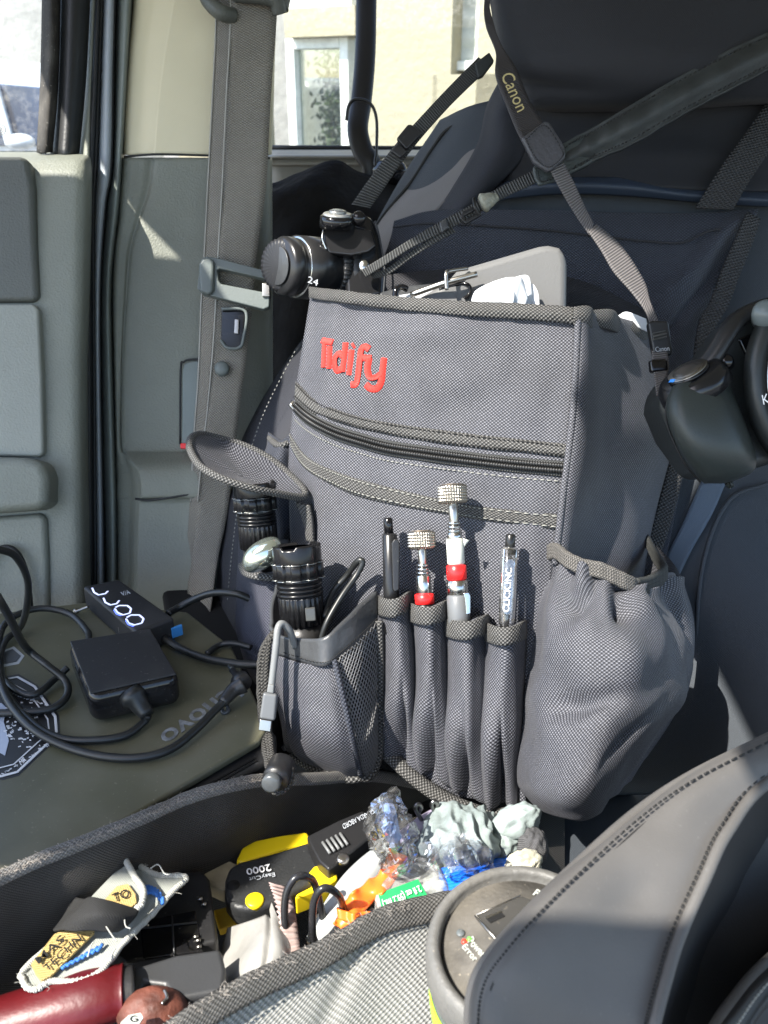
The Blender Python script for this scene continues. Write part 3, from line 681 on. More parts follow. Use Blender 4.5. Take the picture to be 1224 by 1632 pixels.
# top binding
tb_ = [(492, 457, 18), (540, 462, 20), (600, 469, 21), (660, 474, 22), (730, 479, 23), (800, 482, 25), (860, 485, 26), (915, 489, 27)]
rows = [[FP(x, y, .003) for x, y, h in tb_], [FP(x, y+h*.5, .0065) for x, y, h in tb_], [FP(x, y+h, .004) for x, y, h in tb_]]
MB().sheet(rows, 90, 8, lambda u, v, p: .0008*noise.noise(p*120)).build('top_binding', M_bind, org, solid=.003)
sd = [(915, 489, .683), (945, 492, .695), (958, 493, .71), (985, 500, .735), (1010, 512, .765), (1038, 518, .80)]
rows = [[(x, y, d-.004) for x, y, d in sd], [(x, y+14, d-.008) for x, y, d in sd], [(x, y+30, d-.004) for x, y, d in sd]]
MB().sheet(rows, 40, 8, lambda u, v, p: .003*math.sin(u*16)).build('side_binding', M_bind, org, solid=.003)
# two tapes and the zip
t1u = [(471, 608), (498, 634), (535, 652), (577, 665), (635, 676), (694, 684), (773, 694), (840, 701), (908, 708)]
t1l = [(469, 636), (498, 659), (535, 672), (577, 684), (635, 696), (694, 706), (773, 716), (840, 722), (906, 730)]
t2u = [(461, 690), (478, 716), (498, 734), (535, 751), (577, 765), (655, 785), (715, 798), (773, 808), (895, 820)]
t2l = [(463, 712), (478, 738), (498, 756), (535, 776), (577, 793), (655, 810), (715, 820), (773, 830), (892, 845)]
for a, c in ((t1u, t1l), (t2u, t2l)):
    MB().sheet([[FP(x, y, .0010) for x, y in a], [FP((x+x2)/2, (y+y2)/2, .0030) for (x, y), (x2, y2) in zip(a, c)], [FP(x, y, .0010) for x, y in c]], 90, 6).build('tape', M_bind, org, solid=.003)
    b = MB(); up = [FP(lerp(x, x2, .15), lerp(y, y2, .15), .0030) for (x, y), (x2, y2) in zip(a, c)]; lw = [FP(lerp(x, x2, .82), lerp(y, y2, .82), .0030) for (x, y), (x2, y2) in zip(a, c)]
    dashes(b, up, 70, .55, .0005); dashes(b, lw, 70, .55, .0005); b.build('tape_stitching', M_thread_l if a is t2u else M_thread, org)
zc = [(470, 648), (484, 661), (505, 675), (537, 690), (575, 702), (616, 713), (675, 722), (734, 730), (820, 740), (905, 747)]
MB().sheet([[FP(x, y-11, .002) for x, y in zc], [FP(x, y, .0005) for x, y in zc], [FP(x, y+12, .002) for x, y in zc]], 60, 6).build('zip_tape', mat('zip_tape', (.014, .015, .015), .6, weave=.002, twill=True, wcol=(.05, .052, .05)), org, solid=.002)
for o_ in (-4, 4):
    MB().tube([FP(x, y+o_, .0035) for x, y in zc], .0021, 8, 900, rmod=lambda L: .72+.4*abs(math.sin(L*math.pi/.0021))).build('zip_coil', M_zip, org)
b = MB(); dashes(b, [FP(x, y+21, .0008) for x, y in zc], 70, .6, .0005); b.build('zip_stitching', M_thread_l, org)
MB().tube([FP(468, 641, .004), FP(464, 646, .006), FP(468, 652, .004)], .0018, 6).build('zip_pull', M_steel, org)
# embroidered logo
def zz(pts): return [(420+x/2.55, 420+y/2.55) for x, y in pts]
strokes = [[(238, 312), (258, 316), (282, 320)], [(252, 318), (250, 370), (247, 424)], [(273, 336), (271, 380), (268, 428)],
           [(325, 376), (305, 366), (290, 385), (289, 415), (298, 434), (318, 430)], [(336, 322), (331, 380), (324, 442)],
           [(370, 332), (362, 338)], [(360, 352), (356, 400), (350, 454)],
           [(430, 348), (412, 338), (397, 350), (390, 400), (383, 460), (375, 490), (356, 492)], [(385, 378), (410, 384), (438, 385)],
           [(432, 385), (424, 425), (432, 460), (455, 462), (476, 448)], [(492, 384), (486, 430), (479, 480), (462, 508), (436, 508), (416, 492)]]
b = MB()
for st in strokes:
    q = zz(st); b.tube([FP(x, y, .0006) for x, y in q], .0029, 12, 16*max(1, len(q)-1), flat=.28, up=(-CAMF).copy())
b.build('logo', M_red_thread, org)
# pen pockets
tops = [(597, 656, 955, 950, 948), (648, 716, 966, 962, 962), (705, 780, 990, 988, 985), (770, 840, 998, 1002, 995)]
bots = [(612, 676, 1195, 1236), (664, 722, 1222, 1256), (706, 778, 1250, 1282), (760, 826, 1276, 1296)]
for i, ((xa, xb, ya, ym, yb), (ba, bb, yc, yd)) in enumerate(zip(tops, bots)):
    rows = []
    for k in range(9):
        t = k/8; bul = .026*(1-sstep(.55, 1.05, t))+.004
        row = []
        for j in range(9):
            s = j/8; x = lerp(lerp(xa, xb, s), lerp(ba, bb, s), t); y = lerp(lerp(ya-6, yb-6, s)+10*math.sin(math.pi*s), lerp(yc, yd, s), t)
            row.append(FP(x, y, .003+bul*math.sin(math.pi*s)**.55))
        rows.append(row)
    def pdisp(u, v, p, i=i):
        w = sstep(.35, .95, v)
        return -.015*w*math.exp(-((u-.50-.12*math.sin(v*4+i*1.3))/.09)**2)*(1-.3*v)+.006*w*math.exp(-((u-.25-.1*math.sin(v*5+i))/.10)**2)+.005*noise.noise(Vector((p.x*60, p.z*14, i)))
    pk = MB().sheet(rows, 28, 60, pdisp).build('pen_pocket', M_oxford, org, solid=.0025)
    r2 = []
    for dy, o_ in ((-7, .002), (8, .004), (23, .003)):
        r2.append([FP(lerp(xa, xb, s), lerp(ya, yb, s)+10*math.sin(math.pi*s)+dy, .0045+o_+.031*math.sin(math.pi*s)**.55) for s in [j/8 for j in range(9)]])
    MB().sheet(r2, 28, 6).build('pocket_binding', M_bind, pk, solid=.0022)
# lower edge binding
MB().tube([FP(598, 1180, .004), FP(640, 1222, .006), FP(690, 1262, .006), FP(740, 1287, .006), FP(790, 1300, .006), FP(838, 1290, .004)], .0065, 10, 50, flat=.7).build('bottom_binding', M_bind, org)
# gathered bottle pouch
P_ = [
 [(868, 884, .690), (885, 880, .675), (905, 893, .655), (930, 902, .645), (960, 912, .640), (998, 926, .640), (1014, 936, .648), (1040, 932, .675), (1070, 912, .715), (1088, 926, .76)],
 [(856, 930, .695), (876, 925, .668), (900, 935, .645), (935, 942, .630), (965, 948, .625), (1000, 955, .628), (1030, 965, .645), (1062, 965, .68), (1092, 955, .72), (1104, 975, .77)],
 [(838, 983, .70), (862, 985, .658), (895, 990, .630), (935, 995, .612), (975, 1000, .607), (1015, 1005, .612), (1050, 1010, .635), (1080, 1015, .67), (1100, 1015, .71), (1107, 1020, .77)],
 [(820, 1092, .70), (850, 1090, .650), (890, 1090, .618), (935, 1090, .598), (980, 1090, .592), (1020, 1090, .60), (1055, 1090, .625), (1080, 1090, .66), (1095, 1090, .70), (1099, 1090, .76)],
 [(809, 1183, .69), (845, 1180, .634), (885, 1180, .604), (925, 1180, .586), (965, 1175, .582), (1000, 1170, .592), (1028, 1163, .612), (1048, 1158, .65), (1062, 1152, .70), (1072, 1146, .75)],
 [(811, 1245, .69), (840, 1252, .632), (875, 1260, .602), (905, 1262, .586), (940, 1258, .584), (965, 1246, .597), (988, 1234, .62), (1006, 1222, .65), (1022, 1210, .70), (1036, 1200, .74)],
 [(822, 1262, .70), (852, 1282, .645), (880, 1291, .622), (905, 1297, .610), (925, 1299, .610), (945, 1293, .62), (962, 1282, .645), (978, 1266, .675), (992, 1252, .71), (1012, 1228, .74)]]
def gath(u, v, p):
    w = math.exp(-v*6.5)
    k = w*(.0075*math.sin(u*40+1.4*math.sin(v*9)+2*u)+.008*math.sin(u*19+1+v*6)) if v > .02 else .001*math.sin(u*44)
    k += .006*noise.noise(p*14+Vector((3, 0, 0)))*sstep(0, .3, v)+.004*noise.noise(p*34)
    k -= .010*math.exp(-(((u-.33)/.15)**2+((v-.56+.1*(u-.3))/.035)**2))
    k -= .004*math.exp(-(((u-.62+(v-.62)*.9)/.035)**2+((v-.66)/.10)**2))      # the crease across the front
    k += .008*math.exp(-(((u-.42)/.2)**2+((v-.42)/.08)**2))
    k -= .014*math.exp(-(((u-.30+(v-.22)*.6)/.06)**2+((v-.24)/.09)**2))
    k -= .012*math.exp(-(((u-.52+(v-.22)*.3)/.05)**2+((v-.24)/.09)**2))
    k += .008*math.exp(-(((u-.62-(v-.2)*.5)/.06)**2+((v-.22)/.14)**2))
    k -= .010*math.exp(-(((u-.86)/.035)**2+((v-.2)/.2)**2))
    return k*sstep(0, .06, u)*sstep(0, .06, 1-u)
pouch = MB().sheet(P_, 110, 110, gath).build('bottle_pouch', M_oxford, org, solid=.003)
rim = P_[0]
M_elas = mat('worn_elastic_binding', (.02, .019, .017), .75, weave=.0022, wcol=(.23, .215, .20), wbump=.8)
M_elas_d = mat('dark_elastic_binding', (.010, .011, .011), .75, weave=.0022, wcol=(.07, .073, .07), wbump=.8)
for k in range(4):
    MB().tube([(x, y-8+k*5.2+2*math.sin(x*.09), d-.004) for x, y, d in rim[:7]], .0027, 8, 120, rmod=lambda L: 1+.07*math.sin(L*700)).build('elastic_rim', M_elas, pouch)
    MB().tube([(rim[6][0], rim[6][1]-9+k*6, rim[6][2]-.004), (1036, 932-10+k*6, .668), (1058, 915-8+k*5, .70), (1056, 898+k*4, .73), (1044, 880+k*4, .755), (1034, 862+k*3, .77), (1022, 842+k*3, .785)], .0027, 8, 90, rmod=lambda L: 1+.07*math.sin(L*700)).build('elastic_rim', M_elas_d, pouch)
MB().sheet([[(1010, 850, .79), (1040, 865, .785), (1075, 900, .775), (1095, 940, .775)], [(990, 1000, .77), (1040, 1000, .77), (1080, 1000, .765), (1105, 1020, .765)]], 12, 10).build('pouch_back', M_oxford_in, pouch, solid=.003)
# left wing pocket holding the rear torch
rows = [[(383, 845, .80), (392, 885, .775), (410, 908, .755), (440, 915, .75), (470, 900, .77)],
        [(376, 930, .80), (392, 940, .765), (415, 945, .745), (445, 945, .74), (475, 940, .765)],
        [(376, 1000, .80), (390, 1010, .76), (415, 1020, .735), (445, 1020, .73), (475, 1010, .755)],
        [(392, 1060, .79), (402, 1070, .76), (420, 1080, .735), (445, 1085, .73), (475, 1080, .75)],
        [(415, 1105, .78), (420, 1110, .76), (430, 1118, .74), (450, 1125, .735), (475, 1130, .75)]]
wing = MB().sheet(rows, 36, 40, lambda u, v, p: .003*noise.noise(p*30)).build('wing_pocket', mat('wing_fabric', (.010, .011, .02), .65, weave=.003, wcol=(.06, .062, .085)), org, solid=.003)
MB().tube([(388, 900, .768), (394, 912, .755), (412, 918, .742), (440, 920, .738), (452, 916, .74)], .0052, 10, 40, flat=.6).build('pocket_binding', M_bind, wing)
MB().sheet([[(430, 690, .84), (445, 700, .80), (462, 690, .80)], [(425, 712, .83), (442, 722, .79), (462, 718, .79)], [(418, 760, .82), (436, 768, .79), (465, 765, .79)], [(430, 860, .82), (445, 860, .79), (470, 860, .79)]], 14, 20, lambda u, v, p: .004*noise.noise(p*60)).build('side_pocket', M_oxford_back, org, solid=.003)
MB().tube([(430, 698, .832), (440, 708, .80), (450, 710, .79), (460, 706, .79)], .003, 8).build('side_pocket_rim', M_bind, org)
# raised lid flap
fl_o = [(303, 728, .75), (306, 712, .765), (322, 706, .785), (352, 712, .80), (392, 724, .80), (430, 744, .79), (462, 770, .775), (486, 797, .755), (478, 806, .745), (440, 800, .725), (400, 792, .712), (352, 776, .712), (318, 755, .728)]
cen = Vector((0, 0, 0))
for q in fl_o: cen += P(*q)
cen /= len(fl_o); cen -= Z*.003
G = []
op = [P(*q) for q in fl_o]
ring = [cr(op+[op[0]], i/72) for i in range(72)]
for k in range(9):
    t = k/8; G.append([cen.lerp(r_, 1-(1-t)**1.0*1.0)+Z*(.010*t*t) for r_ in ring])
fm = MB().grid(G, wrapu=True, flip=False); fm.uv = [[(fm.v[i].x, fm.v[i].y*.8-fm.v[i].z) for i in q] for q in fm.f]
flap = fm.build('lid_flap', M_oxford, org, solid=.004)
MB().tube([r_+Z*.008 for r_ in ring[::3]]+[ring[0]+Z*.008], .0032, 10, 120, up=Z.copy()).build('flap_binding', M_bind, flap)
MB().sheet([[(470, 800, .75), (492, 806, .742)], [(482, 830, .75), (496, 832, .742)], [(488, 862, .75), (498, 866, .744)]], 6, 16).build('flap_hinge', M_bind, flap, solid=.003)
# front left pocket: fabric face, mesh face, coated hem
lr = [(440, 925, .735), (431, 965, .715), (430, 1000, .695), (450, 1014, .68), (510, 1017, .655), (545, 994, .660), (575, 965, .678), (601, 942, .697)]
lrl = [(443, 975, .735), (438, 1015, .715), (436, 1038, .695), (452, 1046, .68), (513, 1062, .652), (545, 1044, .658), (577, 1015, .676), (603, 990, .695)]
pf = MB()
pocket_front = MB().sheet([[(437, 1015, .72), (440, 1040, .695), (470, 1055, .668), (513, 1060, .654), (533, 1052, .656)],
      [(438, 1080, .72), (446, 1090, .69), (478, 1100, .662), (520, 1108, .648), (543, 1100, .650)],
      [(442, 1140, .72), (452, 1145, .69), (485, 1160, .664), (530, 1168, .652), (558, 1168, .655)],
      [(446, 1178, .72), (456, 1190, .695), (495, 1208, .675), (540, 1222, .667), (568, 1222, .667)],
      [(452, 1192, .73), (465, 1206, .71), (505, 1226, .695), (548, 1240, .69), (575, 1238, .69)]], 40, 40,
      lambda u, v, p: .005*noise.noise(p*22)-.006*math.exp(-((u-.16-.1*v)/.05)**2)*sstep(.1, .5, v)).build('front_pocket', M_oxford, org, solid=.003)
mesh_face = [[(533, 1050, .655), (555, 1036, .662), (580, 1012, .676), (604, 988, .695)],
      [(545, 1100, .650), (567, 1092, .660), (588, 1080, .676), (605, 1064, .697)],
      [(560, 1168, .655), (577, 1166, .662), (592, 1154, .676), (605, 1140, .697)],
      [(575, 1236, .685), (586, 1238, .688), (597, 1224, .692), (606, 1200, .70)]]
# diamond net, real threads
b = MB(); R = [[P(*q) for q in r] for r in mesh_face]
def mf(u, v): return cr([cr(r, u) for r in R], v)
nc = 12
for sgn in (1, -1):
    for k in range(-24, nc+24):
        pts = []
        for i in range(33):
            v = i/32; u = (k+sgn*v*20)/nc
            if 0 <= u <= 1: pts.append(mf(u, v))
        if len(pts) > 2: b.tube(pts, .00048, 4, len(pts)-1, lin=True)
b.build('mesh_panel', M_mesh, pocket_front)
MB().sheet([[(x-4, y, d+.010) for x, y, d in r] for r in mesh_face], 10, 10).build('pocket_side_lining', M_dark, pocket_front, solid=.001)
MB().sheet([lr, [tuple((a+c)/2 for a, c in zip(p, q)) for p, q in zip(lr, lrl)], lrl], 60, 8, lambda u, v, p: .002*noise.noise(p*50)).build('pocket_hem', M_hem, pocket_front, solid=.003)
dashes(MB(), [(x, y-6, d-.002) for x, y, d in lrl[3:]], 40, .6, .0004).build('hem_stitching', M_thread, pocket_front)
MB().tube([(604, 990, .692), (606, 1060, .694), (606, 1140, .695), (604, 1205, .697), (590, 1238, .69), (575, 1240, .686), (553, 1242, .686), (505, 1228, .692), (462, 1206, .705)], .0032, 8, 60).build('pocket_piping', M_bind, pocket_front)
MB().tube([(533, 1052, .652), (545, 1104, .646), (560, 1168, .651), (575, 1236, .682)], .0022, 8, 40).build('pocket_corner_seam', M_oxford_back, pocket_front)
MB().prism([(c[0], c[1], .70) for c in ((565, 1146), (590, 1150), (596, 1175), (580, 1205), (563, 1180))], CAMF*.004).build('pocket_tag', M_white_pl, pocket_front, bevel=.001)
# rear panel on the seat
rows = [[(628, 352, .862), (700, 334, .858), (850, 336, .852), (1000, 338, .848), (1100, 340, .846), (1208, 334, .845)],
        [(622, 380, .86), (700, 370, .85), (850, 374, .845), (1000, 382, .838), (1100, 385, .832), (1195, 375, .842)],
        [(605, 430, .855), (700, 430, .845), (850, 440, .84), (1000, 440, .83), (1100, 440, .822), (1170, 450, .838)],
        [(598, 470, .85), (700, 480, .84), (850, 490, .835), (1000, 490, .825), (1085, 500, .816), (1140, 510, .835)],
        [(560, 620, .84), (700, 600, .835), (850, 600, .83), (1000, 600, .825), (1060, 600, .825), (1120, 600, .83)],
        [(530, 900, .825), (700, 900, .82), (850, 900, .815), (980, 900, .81), (1030, 900, .81), (1060, 900, .81)]]
def rp(u, v, p):
    return .003*noise.noise(p*10)+.008*math.exp(-((u-.84+(v-.3)*.5)/.035)**2)*sstep(0, .15, v)*(1-sstep(.45, .7, v))-.006*math.exp(-((u-.93+(v-.3)*.4)/.03)**2)*sstep(0, .15, v)
MB().sheet(rows, 70, 60, rp).build('rear_panel', M_oxford_back, org, solid=.003)
MB().tube([(626, 362, .853), (700, 356, .849), (860, 366, .842), (950, 376, .838), (1040, 385, .832), (1090, 386, .828), (1130, 368, .829), (1165, 366, .834)], .0011, 6, 60).build('rear_seam', M_oxford_in, org)
strap([(1190, 338, .835, 1212, 350, .835), (1172, 380, .83, 1196, 395, .83), (1150, 430, .825, 1178, 440, .825), (1132, 480, .82, 1160, 488, .82), (1115, 510, .818, 1140, 522, .818), (1106, 560, .815, 1134, 562, .815), (1100, 620, .815, 1126, 620, .815), (1076, 700, .812, 1098, 704, .812), (1058, 770, .808, 1084, 775, .808), (1042, 830, .804, 1068, 836, .804), (1030, 880, .80, 1050, 890, .80)], M_webb_big, 'edge_webbing', org, .003, 100)
strap([(1290, 60, .825, 1330, 110, .825), (1204, 190, .825, 1250, 210, .825), (1150, 265, .825, 1200, 280, .825), (1108, 332, .828, 1168, 334, .828)], M_webb_big, 'shoulder_webbing', org, .002, 40)

# ================================================================ THINGS IN THE ORGANIZER
def dirv(a, b): return (V3(b)-V3(a)).normalized()
# clipboard box and papers
cb = thing('storage_clipboard', P(800, 480, .77), 'light grey plastic storage clipboard standing in the organizer top', 'clipboard')
pts = [(715, 445), (730, 428), (860, 390), (875, 388), (893, 392), (903, 402), (906, 420), (904, 640), (640, 640), (655, 480)]
MB().prism([(x, y, .745) for x, y in pts], CAMF*.035).build('case', M_boxgrey, cb, bevel=.010, seg=4)
MB().tube([(655, 470, .745), (715, 449, .735), (760, 437, .735)], .0025, 8).build('edge_wire', M_steel, cb)
MB().tube([(712, 462, .73), (711, 436, .73), (718, 432, .735), (745, 428, .742)], .0016, 8).build('clip_wire', M_steel, cb)
folder = thing('ring_binder', P(640, 490, .75), 'thin pale folder with dark wire clips lying at the organizer opening', 'folder')
MB().prism([(605, 466, .765), (640, 456, .765), (745, 446, .765), (760, 452, .765), (760, 560, .74), (605, 560, .74)], CAMF*.008).build('cover', M_hem, folder, bevel=.002)
MB().prism([(612, 474, .755), (690, 462, .755), (740, 455, .755), (740, 560, .74), (612, 560, .74)], CAMF*.005).build('pages', M_paper, folder, bevel=.001)
MB().tube([(630, 476, .742), (632, 462, .742), (640, 458, .745), (648, 461, .748)], .003, 8).build('clip', M_black_gl, folder)
MB().tube([(740, 476, .742), (748, 468, .742), (748, 456, .742), (735, 452, .745), (700, 462, .747)], .0016, 8, 40).build('wire_clip', M_black_gl, folder)
papers = thing('papers', P(800, 500, .73), 'crumpled bundle of white receipts sticking out of the organizer', 'papers')
for i, (pp, d) in enumerate([([(752, 478), (760, 462), (800, 444), (822, 442), (832, 444), (842, 474), (842, 560), (752, 560)], .715), ([(770, 470), (800, 450), (838, 438), (846, 452), (848, 482), (848, 560), (770, 560)], .722),
                             ([(800, 470), (842, 452), (856, 462), (860, 484), (860, 560), (800, 560)], .728), ([(760, 482), (790, 458), (812, 450), (820, 470), (826, 560), (760, 560)], .708)]):
    cpt = [P(x, y, d) for x, y in pp]
    b = MB(); a, bb_, c, e = P(pp[0][0], pp[0][1], d), P(pp[2][0], pp[2][1], d), P(pp[-3][0], pp[-3][1], d+.003), P(pp[-1][0], pp[-1][1], d)
    q = MB().sheet([[P(x, y, d+.004*math.sin(x*.06+i)) for x, y in pp[0:len(pp)-2]], [P(x*.6+pp[0][0]*.4+(0 if k == 0 else 10), 560, d+.002) for k, (x, y) in enumerate(pp[0:len(pp)-2])]], 24, 10, lambda u, v, p: .0025*noise.noise(p*70)).build('sheet_of_paper', M_paper, papers, solid=.0006)
fo = MB().sheet([[(985, 503, .76), (1000, 497, .757), (1030, 508, .76)], [(990, 520, .762), (1010, 520, .76), (1034, 530, .765)]], 10, 6).build('paper_scrap', M_paper, solid=.0008)
tag(fo, 'small white paper edge peeking over the right corner of the organizer', 'paper')

# pens and pickup tools
def lathepx(b, x0, y0, x1, y1, d, prof, **k):   # prof in (t, px radius)
    b.lathe((x0, y0, d), (x1, y1, d), [(t, r*d/F) for t, r in prof], **k); return b
dP = lambda x, y: FD(x, y)-.018
pen = thing('ballpoint_pen', P(622, 980, dP(620, 960)), 'black retractable pen in the leftmost pen pocket', 'pen', 'pens in the pen pockets')
d = dP(620, 900)
lathepx(MB(), 621, 850, 625, 1010, d, [(0, 9), (.02, 12), (.5, 12.5), (1, 12)], seg=24).build('barrel', mat('black_pen', (.012, .012, .013), .3), pen)
lathepx(MB(), 618, 825, 620, 852, d, [(0, 5), (.1, 7.5), (1, 7.5)], seg=20).build('button', M_black_gl, pen)
MB().prism([(x, y, d-.010) for x, y in ((624, 866), (628, 859), (634, 859), (637, 866), (636, 940), (629, 944), (626, 938))], CAMF*.003).build('clip', M_black_pl, pen, bevel=.001)
pen2 = thing('ballpoint_pen', P(808, 1020, dP(808, 990)), 'clear plastic retractable pen with white lettering in the rightmost pen pocket', 'pen', 'pens in the pen pockets')
d = dP(810, 920)
lathepx(MB(), 812, 872, 807, 1010, d, [(0, 9), (.03, 13.5), (.5, 14), (.85, 13), (1, 9)], seg=24).build('barrel', M_clear, pen2)
lathepx(MB(), 814, 851, 812, 884, d, [(0, 6), (.08, 8), (1, 8)], seg=20).build('button', mat('black_button', (.01, .01, .01), .3), pen2)
lathepx(MB(), 811, 885, 807, 1005, d, [(0, 5), (1, 4)], seg=16).build('ink_tube', mat('ink_tube', (.05, .05, .055), .3), pen2)
MB().prism([(x, y, d-.0105) for x, y in ((804, 896), (809, 890), (818, 890), (822, 896), (817, 972), (812, 982), (803, 980), (800, 970))], CAMF*.002).build('clip', M_clear, pen2, bevel=.001)
text('lettering', 'CLICK.INC', [(801, 975, d-.012), (806, 905, d-.012), (816, 905, d-.012), (811, 976, d-.012)], M_white, pen2, bold=.01)
def pickup(x0, y0, x1, y1, d, hr_, parts, label):
    t = thing('magnetic_pickup_tool', P(x1, y1, d), label, 'pickup tool', 'pickup tools in the pen pockets')
    kn = lambda th, z: 1+(.075*math.sin(th*17+z*19)*math.sin(th*17-z*19) if .12 < z < .92 else 0)
    a = P(x0, y0, d); e = P(x1, y1, d); ax = (e-a).normalized()
    hl = hr_*1.35*d/F
    MB().lathe(a, a+ax*hl, [(0, .001), (0, hr_*.82*d/F), (.06, hr_*.97*d/F)]+[(.1+.8*k/40, hr_*d/F) for k in range(41)]+[(.96, hr_*.95*d/F), (1, hr_*.8*d/F), (1, .001)], 200, kn).build('magnet_head', M_knurl, t)
    MB().lathe(a-ax*.0004, a+ax*.001, [(0, hr_*.7*d/F), (1, hr_*.7*d/F)], 32).build('magnet_face', mat('magnet_face', (.30, .25, .2), .45, metal=.8, var=.3, vscale=150), t)
    for nm, ya, yb, r, m in parts:
        ta = (ya-y0)/(y1-y0); tb2 = (yb-y0)/(y1-y0); pa = a.lerp(e, ta); pb = a.lerp(e, tb2); r *= d/F
        MB().lathe(pa, pb, [(0, r*.85), (.06, r), (.94, r), (1, r*.85)], 28).build(nm, m, t)
    return t, a, e
m1, a1, e1 = pickup(671, 846, 679, 1000, dP(675, 900), 21.5, [('rod', 870, 905, 7, M_steel), ('collar', 899, 903, 10, M_chrome), ('collar', 905, 909, 10.5, M_chrome), ('collar', 911, 915, 11, M_chrome), ('sleeve', 916, 950, 12, M_chrome), ('red_band', 946, 963, 15.5, M_redband), ('grip', 962, 1000, 14, M_black_pl)], 'short steel magnetic pickup tool with red band, second pen pocket')
m2, a2, e2 = pickup(720, 772, 733, 1010, dP(730, 880), 23, [('rod', 800, 838, 7.5, M_steel), ('collar', 832, 836, 10, M_chrome), ('collar', 838, 842, 10.5, M_chrome), ('collar', 844, 848, 11, M_chrome), ('sleeve', 848, 862, 12, M_chrome), ('white_tape', 858, 900, 14, M_tape_w), ('red_band', 900, 924, 16, M_redband), ('chrome_ring', 924, 948, 17, M_chrome), ('grip', 947, 1010, 18, mat('grey_grip', (.12, .125, .13), .4))], 'tall steel magnetic pickup tool with white tape, third pen pocket')
d = dP(730, 880)
MB().prism([(x, y, d-.014) for x, y in ((738, 945), (747, 944), (750, 950), (750, 978), (743, 980), (741, 955))], CAMF*.002).build('clip', M_chrome, m2, bevel=.0006)
MB().prism([(x, y, d-.009) for x, y in ((738, 858), (748, 861), (744, 866), (740, 872))], CAMF*.001).build('tape_tail', M_tape_w, m2)

# torches
def torch(a, b_, L, R, label, window):
    t = thing('flashlight', b_, label, 'flashlight', 'flashlights in the left pockets')
    a = V3(a); b_ = V3(b_); ax = (b_-a).normalized(); q = lambda z: a+ax*z*L
    cren = lambda th, z: 1
    # crenellated bezel
    rim_ = []
    seg = 72; rings = []
    base = MB()
    e1_ = (CAMR-ax*CAMR.dot(ax)).normalized(); e2_ = ax.cross(e1_)
    for zz_, r, cr_ in ((.03, .80, 0), (.0, .90, 1), (.0, .98, 1), (.02, 1.0, 1), (.16, 1.0, 0), (.20, .98, 0)):
        row = []
        for k in range(seg):
            th = 2*math.pi*k/seg; cut = .035 if (cr_ and (k % 18) < 7) else 0
            row.append(q(zz_+cut)+e1_*(math.cos(th)*r*R)+e2_*(math.sin(th)*r*R))
        rings.append(row)
    base.grid(rings, wrapu=True, flip=True).build('bezel', M_skin_fl, t)
    MB().lathe(q(.05), q(.052), [(0, .001), (1, R*.85)], 32).build('lens', M_lens, t)
    # notched ring
    notch = lambda th, z: 1.045 if (math.sin(th*9) > -.35) else .93
    MB().lathe(q(.19), q(.40), [(0, R*.96), (.04, R), (.96, R), (1, R*.94)], 144, notch).build('grip_ring', M_skin_fl, t)
    for zk in (.205, .385):
        MB().lathe(q(zk), q(zk+.008), [(0, R*.99), (.5, R*1.052), (1, R*.99)], 144, notch).build('worn_edge', M_fl_edge, t)
    pf_ = [(0, R*.93)]
    for k in range(4):
        z0 = k/4; pf_ += [(z0+.02, R*.93), (z0+.15, R*.95), (z0+.2, R*.83), (z0+.24, R*.83)]
    pf_ += [(1, R*.9)]
    MB().lathe(q(.40), q(.60), pf_, 64).build('cooling_fins', M_skin_fl, t)
    MB().lathe(q(.60), q(.93), [(0, R*.9), (.03, R*.91), (.97, R*.91), (1, R*.85)], 160, lambda th, z: 1+.025*math.copysign(1, math.sin(th*24))).build('ribbed_body', M_skin_fl, t)
    MB().lathe(q(.93), q(1.25), [(0, R*.8), (1, R*.78)], 48).build('tube', M_black_pl, t)
    if window:
        n_ = (-CAMF-ax*(-CAMF).dot(ax)).normalized(); s_ = ax.cross(n_)
        if s_.x < 0: s_ = -s_
        MB().box(q(.78)+n_*R*.80+s_*R*.42, s_*R*.22, ax*R*.28, n_*R*.10).build('indicator_window', mat('smoked_window', (.05, .05, .048), .12), t, bevel=.001)
    return t
torch((472, 868, .700), (484, 1010, .706), .069, 39*.70/F, 'large black flashlight standing head-up in the front left pocket', True)
torch((404, 768, .755), (414, 880, .765), .062, 33*.76/F, 'black flashlight tucked under the raised lid flap', False)
cap = MB().blob((418, 884, .722), (CAMR*.016+CAMUP*.008), CAMUP*.012-CAMR*.002, CAMF*.012, 0, sq=.9).build('chrome_cap', M_cap)
tag(cap, 'shiny pale green rounded metal cap between the two flashlights', 'cap')
cb1 = MB().tube([(512, 1020, .69), (522, 990, .69), (545, 950, .695), (566, 920, .70), (577, 900, .70), (576, 893, .70), (569, 896, .702), (552, 918, .71), (530, 945, .71), (516, 985, .70)], .0026, 10, 70).build('charging_cable', M_cable)
tag(cb1, 'thick black cable loop standing up inside the front left pocket', 'cable')
usb = thing('usb_cable', P(430, 1165, .66), 'grey usb cable with silver plug hanging out of the front left pocket', 'cable')
MB().tube([(470, 1030, .67), (462, 1006, .66), (450, 994, .655), (443, 1002, .652), (440, 1030, .65), (436, 1065, .65), (432, 1100, .65)], .0027, 10, 60).build('cord', M_cable_g, usb)
MB().prism([(x, y, .645) for x, y in ((419, 1104), (442, 1107), (438, 1150), (413, 1146))], CAMF*.007).build('plug_body', mat('grey_plug', (.11, .115, .12), .4), usb, bevel=.002, seg=3)
MB().prism([(x, y, .646) for x, y in ((427, 1090), (437, 1092), (436, 1106), (425, 1104))], CAMF*.005).build('strain_relief', M_cable_g, usb, bevel=.001)
